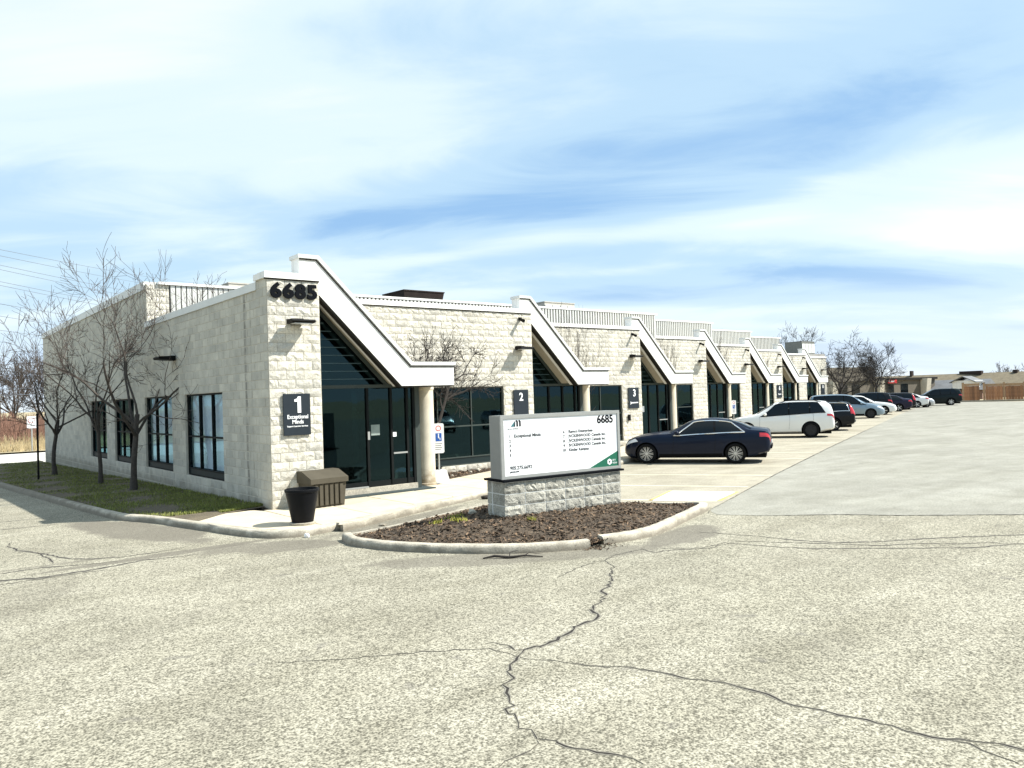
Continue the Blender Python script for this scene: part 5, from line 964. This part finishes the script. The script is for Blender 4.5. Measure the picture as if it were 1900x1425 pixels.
class Loft:
    def __init__(s, sp): s.fn = {k: pchip(sp[k]) for k in ('top', 'belt', 'bot', 'w', 'wt')}; s.x0 = sp['top'][0][0]; s.x1 = sp['top'][-1][0]
    def sec(s, x):
        f = s.fn; zt = f['top'](x); zb = f['bot'](x); zt = max(zt, zb+0.08); zs = min(f['belt'](x), zt-0.05); zs = max(zs, zb+0.05); w_ = f['w'](x); wt = min(f['wt'](x), w_*0.93); h = zs-zb; gh = zt-zs; e = min(0.07, gh*0.45)
        wm = w_*0.945+(wt-w_*0.945)*0.52
        return [(0, zb), (w_*.80, zb), (w_*.945, zb+h*.09), (w_*.992, zb+h*.36), (w_, zb+h*.68), (w_*.988, zb+h*.86), (w_*.945, zs), (wm+0.012, zs+gh*.5), (wt, zt-e), (wt*.84, zt-e*.22), (wt*.42, zt-e*.02), (0, zt)]
    def S(s, x, k):
        p = s.sec(x); i = min(int(k), 10); t = k-i; a, b = p[i], p[i+1]; return Vector((x, a[0]+(b[0]-a[0])*t, a[1]+(b[1]-a[1])*t))
    def nrm(s, x, k):
        e = 0.01; xx = min(max(x, s.x0+e), s.x1-e); kk = min(max(k, 0.05), 10.9)
        du = s.S(xx+e, kk)-s.S(xx-e, kk); dv = s.S(xx, min(kk+0.05, 11))-s.S(xx, kk-0.05); n = du.cross(dv)
        if n.length < 1e-9: return Vector((0, 1, 0))
        n.normalize(); return n if n.y >= -0.02 and (n.y > 0.01 or n.z > 0) else -n
    def panel(s, mb, xb0, xb1, xt0, xt1, k0, k1, nu=8, nv=4, off=0.006, sy=1, mi=0):
        vs = []
        for j in range(nv+1):
            v = j/nv; k = k0+(k1-k0)*v
            for i in range(nu+1):
                u = i/nu; x = (xb0+(xb1-xb0)*u)*(1-v)+(xt0+(xt1-xt0)*u)*v; p = s.S(x, k)+s.nrm(x, k)*off; vs.append((p.x, p.y*sy, p.z))
        n = nu+1; mb.add(vs, [(j*n+i, j*n+i+1, (j+1)*n+i+1, (j+1)*n+i) for j in range(nv) for i in range(nu)], mi)
        # rim skirt down to the body so the panel has an edge
        return mb
body_cache = {}
def wheel(T, x, y, r, style, sgn):
    wv = 0.11; mb = MB(); prof = [(r*.70, -wv), (r*.90, -wv*1.02), (r*.985, -wv*.8), (r, -wv*.4), (r, wv*.4), (r*.985, wv*.8), (r*.90, wv*1.02), (r*.70, wv)]
    mb.lathe(prof, 36, (0, 0, 0), ax='y', caps=False); o = mb.build('wheel', 'tyre', T, smooth=40, loc=(x, y, r))
    rm = MB(); yo = sgn*(wv-0.01); yi = sgn*(wv-0.045)
    ring = [(r*.75, yi), (r*.75, yo), (r*.70, yo+sgn*0.004), (r*.675, yi)]; rm.lathe([(a, b) for a, b in ring], 36, ax='y', caps=False)
    n = {'multi': 10, 'black': 5, 'five': 5, 'plain': 7}[style]; rm.lathe([(0.0, yo-sgn*0.005), (r*.13, yo-sgn*0.005), (r*.15, yi)], 14, ax='y', caps=False)
    for k in range(n):
        for da in ((-0.11, 0.11) if style == 'multi' else (0.0,)):
            a = 2*math.pi*k/n; wd = r*(0.022 if style == 'multi' else 0.07); ce, se = math.cos(a), math.sin(a); ce2, se2 = math.cos(a+da), math.sin(a+da); p0 = Vector((ce*r*.10, 0, se*r*.10)); p1 = Vector((ce2*r*.69, 0, se2*r*.69)); d = (p1-p0).normalized(); n_ = Vector((-d.z, 0, d.x))*wd
            vs = [p0+n_, p0-n_, p1-n_, p1+n_]; rm.add([(v.x, yo-sgn*0.012, v.z) for v in vs]+[(v.x, yi, v.z) for v in vs], [(0, 1, 2, 3), (0, 4, 5, 1), (1, 5, 6, 2), (2, 6, 7, 3), (3, 7, 4, 0)])
    rm.build('rim', 'rimd' if style == 'black' else 'rimm', o, smooth=35); bk = MB(); bk.lathe([(0.0, yi-sgn*0.02), (r*.72, yi-sgn*0.02)], 24, ax='y', caps=False); bk.build('brake_disc', 'rimd', o)
def car(name, label, kind, loc, ang, pm, style='five', chrome=False, group='cars parked in front of the units', z=-0.13, scale=1.0, cat='car', detail=True, rails=False, plate=True):
    sp = SPEC[kind]; lf = Loft(sp); T = thing(name, label, cat, (loc[0], loc[1], z), ang, group); T.scale = (scale,)*3
    xs = []; n = 64
    for i in range(n+1):
        t = i/n; t = t+(-math.sin(2*math.pi*t)/(2*math.pi))*0.55; xs.append(lf.x0+(lf.x1-lf.x0)*t)
    vs = []; K = 22
    for x in xs:
        p = lf.sec(x); ring = [(y, zz) for y, zz in p]+[(-y, zz) for y, zz in p[-2:0:-1]]; vs += [(x, y, zz) for y, zz in ring]
    fs = [(i*K+k, i*K+(k+1) % K, (i+1)*K+(k+1) % K, (i+1)*K+k) for i in range(n) for k in range(K)]+[tuple(range(K)), tuple(range(n*K+K-1, n*K-1, -1))]
    mb = MB(); mb.add(vs, fs); me = mb.mesh('body', [pm, 'well']); tmp = bpy.data.objects.new('tmp', me); C.objects.link(tmp)
    r = sp['r']; cm_ = MB()
    for wx in (0, sp['wb']):
        for sgn in (1, -1): cm_.lathe([(r*1.16, 0.58*sgn), (r*1.16, 1.1*sgn)], 32, (wx, 0, r*1.0), ax='y')
    cme = cm_.mesh('cut', ['well']); cu = bpy.data.objects.new('cut', cme); C.objects.link(cu)
    md = tmp.modifiers.new('b', 'BOOLEAN'); md.object = cu; md.solver = 'EXACT'; md.operation = 'DIFFERENCE'
    try: md.material_mode = 'TRANSFER'
    except Exception: pass
    dg = bpy.context.evaluated_depsgraph_get(); nm = bpy.data.meshes.new_from_object(tmp.evaluated_get(dg)); bpy.data.objects.remove(tmp); bpy.data.objects.remove(cu)
    nm.polygons.foreach_set('use_smooth', [True]*len(nm.polygons)); nm.set_sharp_from_angle(angle=R(32)); nm.name = 'body'; link('body', nm, T)
    # lower black trim / sill
    for sy in (1, -1):
        s_ = MB(); lf.panel(s_, r*1.25, sp['wb']-r*1.25, r*1.25, sp['wb']-r*1.25, 1.6, 2.35, 8, 2, 0.008, sy); s_.build('sill', 'well' if kind != 'suv' else pm, T, fix=False)
        for (a, b, c, d) in sp['win']:
            g = MB(); lf.panel(g, a, b, c, d, 6.10, 7.93, 10, 5, 0.007, sy); g.build('side_window', 'carglass', T, smooth=60, fix=False)
        w0 = sp['win']; g = MB(); lf.panel(g, w0[0][0], w0[-1][1], w0[0][2], w0[-1][3], 6.08, 7.95, 24, 5, 0.0035, sy); g.build('pillar_trim', 'well', T, smooth=60, fix=False)
        # window surround
        w0 = sp['win']; xa, xb, xc, xd = w0[0][0], w0[-1][1], w0[0][2], w0[-1][3]; pts = []
        for i in range(13): x = xa+(xb-xa)*i/12; pts.append(lf.S(x, 6.04)+lf.nrm(x, 6.04)*0.010)
        for i in range(1, 5): t = i/4; x = xb+(xd-xb)*t; k = 6.04+1.92*t; pts.append(lf.S(x, k)+lf.nrm(x, k)*0.010)
        for i in range(1, 13): x = xd+(xc-xd)*i/12; pts.append(lf.S(x, 7.96)+lf.nrm(x, 7.96)*0.010)
        for i in range(1, 5): t = i/4; x = xc+(xa-xc)*t; k = 7.96-1.92*t; pts.append(lf.S(x, k)+lf.nrm(x, k)*0.010)
        pts = [Vector((p.x, p.y*sy, p.z)) for p in pts]; fr_ = MB(); fr_.tube(pts, 0.022 if chrome else 0.010, 6); fr_.build('window_trim', 'chrome' if chrome else 'well', T, smooth=60, fix=False)
        tl = sp['tail']; g = MB(); lf.panel(g, tl[0], tl[1], tl[0]+0.02, tl[1]-(0.0 if kind != 'wagon' else -0.05), tl[2], tl[3], 8, 4, 0.012, sy); g.build('tail_light', 'red', T, smooth=60, fix=False)
        hd = sp['head']; g = MB(); lf.panel(g, hd[0], hd[1], hd[0]+0.1, hd[1]-0.03, hd[2], hd[3], 8, 4, 0.010, sy); g.build('headlight', 'lightw', T, smooth=60, fix=False)
        for hx in sp['handles']:
            p = lf.S(hx, 5.45)+lf.nrm(hx, 5.45)*0.018; h = MB(); h.tube([(hx-0.10, p.y*sy, p.z), (hx, (p.y+0.012)*sy, p.z+0.004), (hx+0.10, p.y*sy, p.z+0.004)], 0.014, 6); h.build('door_handle', pm if not chrome else pm, T, smooth=60, fix=False)
        for dx_ in sp['doors']:
            pts = [lf.S(dx_+0.03*math.sin(k), k)+lf.nrm(dx_, k)*0.002 for k in (2.4, 3, 3.5, 4, 4.5, 5, 5.5, 6.0)]; h = MB(); h.tube([(p.x, p.y*sy, p.z) for p in pts], 0.0045, 4); h.build('door_seam', 'well', T, fix=False)
        mx = sp['mir']; p = lf.S(mx, 6.2); h = MB(); h.lathe([(0.0, -0.10), (0.055, -0.09), (0.075, -0.03), (0.075, 0.04), (0.05, 0.09), (0.0, 0.10)], 12, (mx+0.02, (p.y+0.11)*sy, p.z+0.07), ax='y'); h.tube([(mx, p.y*sy*0.98, p.z+0.02), (mx+0.02, (p.y+0.06)*sy, p.z+0.05)], 0.022, 6); h.build('mirror', pm if pm is not M.get('p_white') else pm, T, smooth=60, fix=False)
        for wx in (0, sp['wb']): wheel(T, wx, sy*sp['tr'], r, style, sy)
        if rails: h = MB(); h.tube([lf.S(x, 8.5)*1.0+Vector((0, 0, 0.05 if 0 < i < 6 else 0.0)) if sy > 0 else Vector((lf.S(x, 8.5).x, -lf.S(x, 8.5).y, lf.S(x, 8.5).z+(0.05 if 0 < i < 6 else 0))) for i, x in enumerate([-.5+1.9*i/6 for i in range(7)])], 0.018, 6); h.build('roof_rail', 'well', T, smooth=60, fix=False)
    def top(nm_, x0, x1, kk, mt):
        g = MB(); 
        for sy in (1, -1): lf.panel(g, x0, x1, x0, x1, kk, 11, 8, 5, 0.007, sy)
        g.build(nm_, mt, T, smooth=60, fix=False)
    top('windscreen', sp['ws'][1], sp['ws'][0], 8.35, 'carglass'); top('rear_window', sp['rw'][0], sp['rw'][1], 8.55, 'carglass')
    # front grille / bumpers / plate
    xr = lf.x0; zr = lf.fn['top'](xr)
    if plate: MB().box(xr-0.02, xr-0.004, -0.16, 0.16, zr-0.12, zr-0.01).build('licence_plate', 'plw', T)
    b = MB(); b.box(xr-0.03, xr+0.10, -0.62, 0.62, lf.fn['bot'](xr)-0.02, lf.fn['bot'](xr)+0.08); b.build('rear_bumper', 'well' if kind != 'wagon' else 'alu', T)
    xf = lf.x1; zf0, zf1 = lf.fn['bot'](xf), lf.fn['top'](xf); MB().box(xf-0.06, xf+0.006, -0.36, 0.36, zf0+0.02, zf1-0.03).build('grille', 'well', T)
    b = MB(); b.tube([(xr-0.02, -0.45, lf.fn['bot'](xr)-0.03), (xr+0.2, -0.45, lf.fn['bot'](xr)-0.03)], 0.035, 10).tube([(xr-0.02, 0.45, lf.fn['bot'](xr)-0.03), (xr+0.2, 0.45, lf.fn['bot'](xr)-0.03)], 0.035, 10); b.build('exhaust_pipes', 'chrome', T, smooth=40)
    # underbody
    MB().box(-0.9, sp['wb']+0.6, -0.55, 0.55, 0.17, 0.30).build('underbody', 'well', T)
    if kind == 'sedan': h = MB(); h.prism([(0.12, 1.41), (0.30, 1.415), (0.13, 1.475), (0.10, 1.475)], 'xz', -0.025, 0.025); h.build('roof_antenna', 'well', T)
    return T
A_IN = R(-59.2)+math.pi      # nose towards the building
A_OUT = R(-59.2)             # backed in
lv_ = Vector((-math.sin(A_IN), math.cos(A_IN)))   # left side of a nose-in car
def rear_left(p, tr): return (p[0]-lv_.x*tr, p[1]-lv_.y*tr)
P_ = {k: paint('paint_'+k, c, mt) for k, (c, mt) in dict(navy=((0.0035, 0.008, 0.022), 0.0), white=((0.80, 0.79, 0.75), 0), black=((0.006, 0.008, 0.010), 0.0), silverblue=((0.20, 0.27, 0.32), 0.45), silver=((0.45, 0.46, 0.46), 0.5), plum=((0.018, 0.016, 0.034), 0.0), charcoal=((0.014, 0.015, 0.018), 0.0), greenblack=((0.004, 0.010, 0.011), 0.0), grey=((0.22, 0.235, 0.25), 0.4)).items()}
def stall(k, out=0.0): p = Vector((14.86, -1.34, 0))+ROW*2.66*k+BK*out; return (p.x, p.y)
car('sedan_car', 'dark navy sedan with chrome window trim and silver multi-spoke wheels, nearest the sign', 'sedan', rear_left((14.86, -1.34), .80), A_IN, P_['navy'], 'multi', True, scale=1.02)
car('crossover_car', 'white crossover with black wheels parked behind the navy sedan', 'suv', rear_left(stall(5, 0.0), .80), A_IN, P_['white'], 'black', rails=True)
car('wagon_car', 'black wagon with tall red tail lights half hidden by the white crossover', 'wagon', rear_left(stall(7.15, 0.15), .80), A_IN, P_['black'], 'five', True, rails=True)
vb = Vector(stall(13.3, 0.2)); rv = Vector((math.sin(A_OUT), -math.cos(A_OUT)))
def front_right(p, kind): wb, tr = SPEC[kind]['wb'], SPEC[kind]['tr']; d = Vector((math.cos(A_OUT), math.sin(A_OUT))); rt = Vector((d.y, -d.x)); c = Vector(p)-d*wb-rt*tr; return (c.x, c.y)
car('minivan_car', 'silver-blue minivan facing out, with dark front wheel', 'van', front_right(stall(13.2, 0.25), 'van'), A_OUT, P_['silverblue'], 'black')
car('sedan_car', 'white car facing out directly behind the silver-blue minivan', 'wagon', front_right(stall(15.6, 0.5), 'wagon'), A_OUT, P_['white'], 'five')
car('hatchback_car', 'black car nose-in behind the outward-facing white car', 'suv', rear_left(stall(16.9, -0.2), .80), A_IN, P_['black'], 'five')
car('sedan_car', 'dark plum sedan with its tail beside the outward-facing white car', 'sedan', rear_left(stall(18.4, 1.0), .80), A_IN, P_['plum'], 'five')
car('crossover_car', 'charcoal car with red tail light just beyond the plum sedan', 'wagon', rear_left(stall(20.0, 1.0), .80), A_IN, P_['charcoal'], 'five')
car('sedan_car', 'white sedan parked nose-in beyond the charcoal car', 'sedan', rear_left(stall(22.2, 1.8), .80), A_IN, P_['white'], 'five')
car('sedan_car', 'silver-white sedan facing out beside the dark sport utility', 'sedan', front_right((72.1, 16.7), 'sedan'), A_OUT, P_['silver'], 'five')
car('suv_car', 'dark green-black sport utility vehicle last in the row by the fence', 'suv', rear_left((78.6, 17.0), .80), A_IN, P_['greenblack'], 'plain')
# cars across the lot, mirrored in the unit windows
car('sedan_car', 'silver car parked across the lot, mirrored in the second bay window', 'wagon', (25.6, -25.4), R(115), P_['silver'], 'five', group='cars parked across the lot')
car('sedan_car', 'grey car parked across the lot, mirrored right of the silver one', 'sedan', (30.8, -25.2), R(115), P_['grey'], 'five', group='cars parked across the lot')
for o in list(C.objects):
    if o.name.startswith(('t.', 'tmp', 'cut')): bpy.data.objects.remove(o)
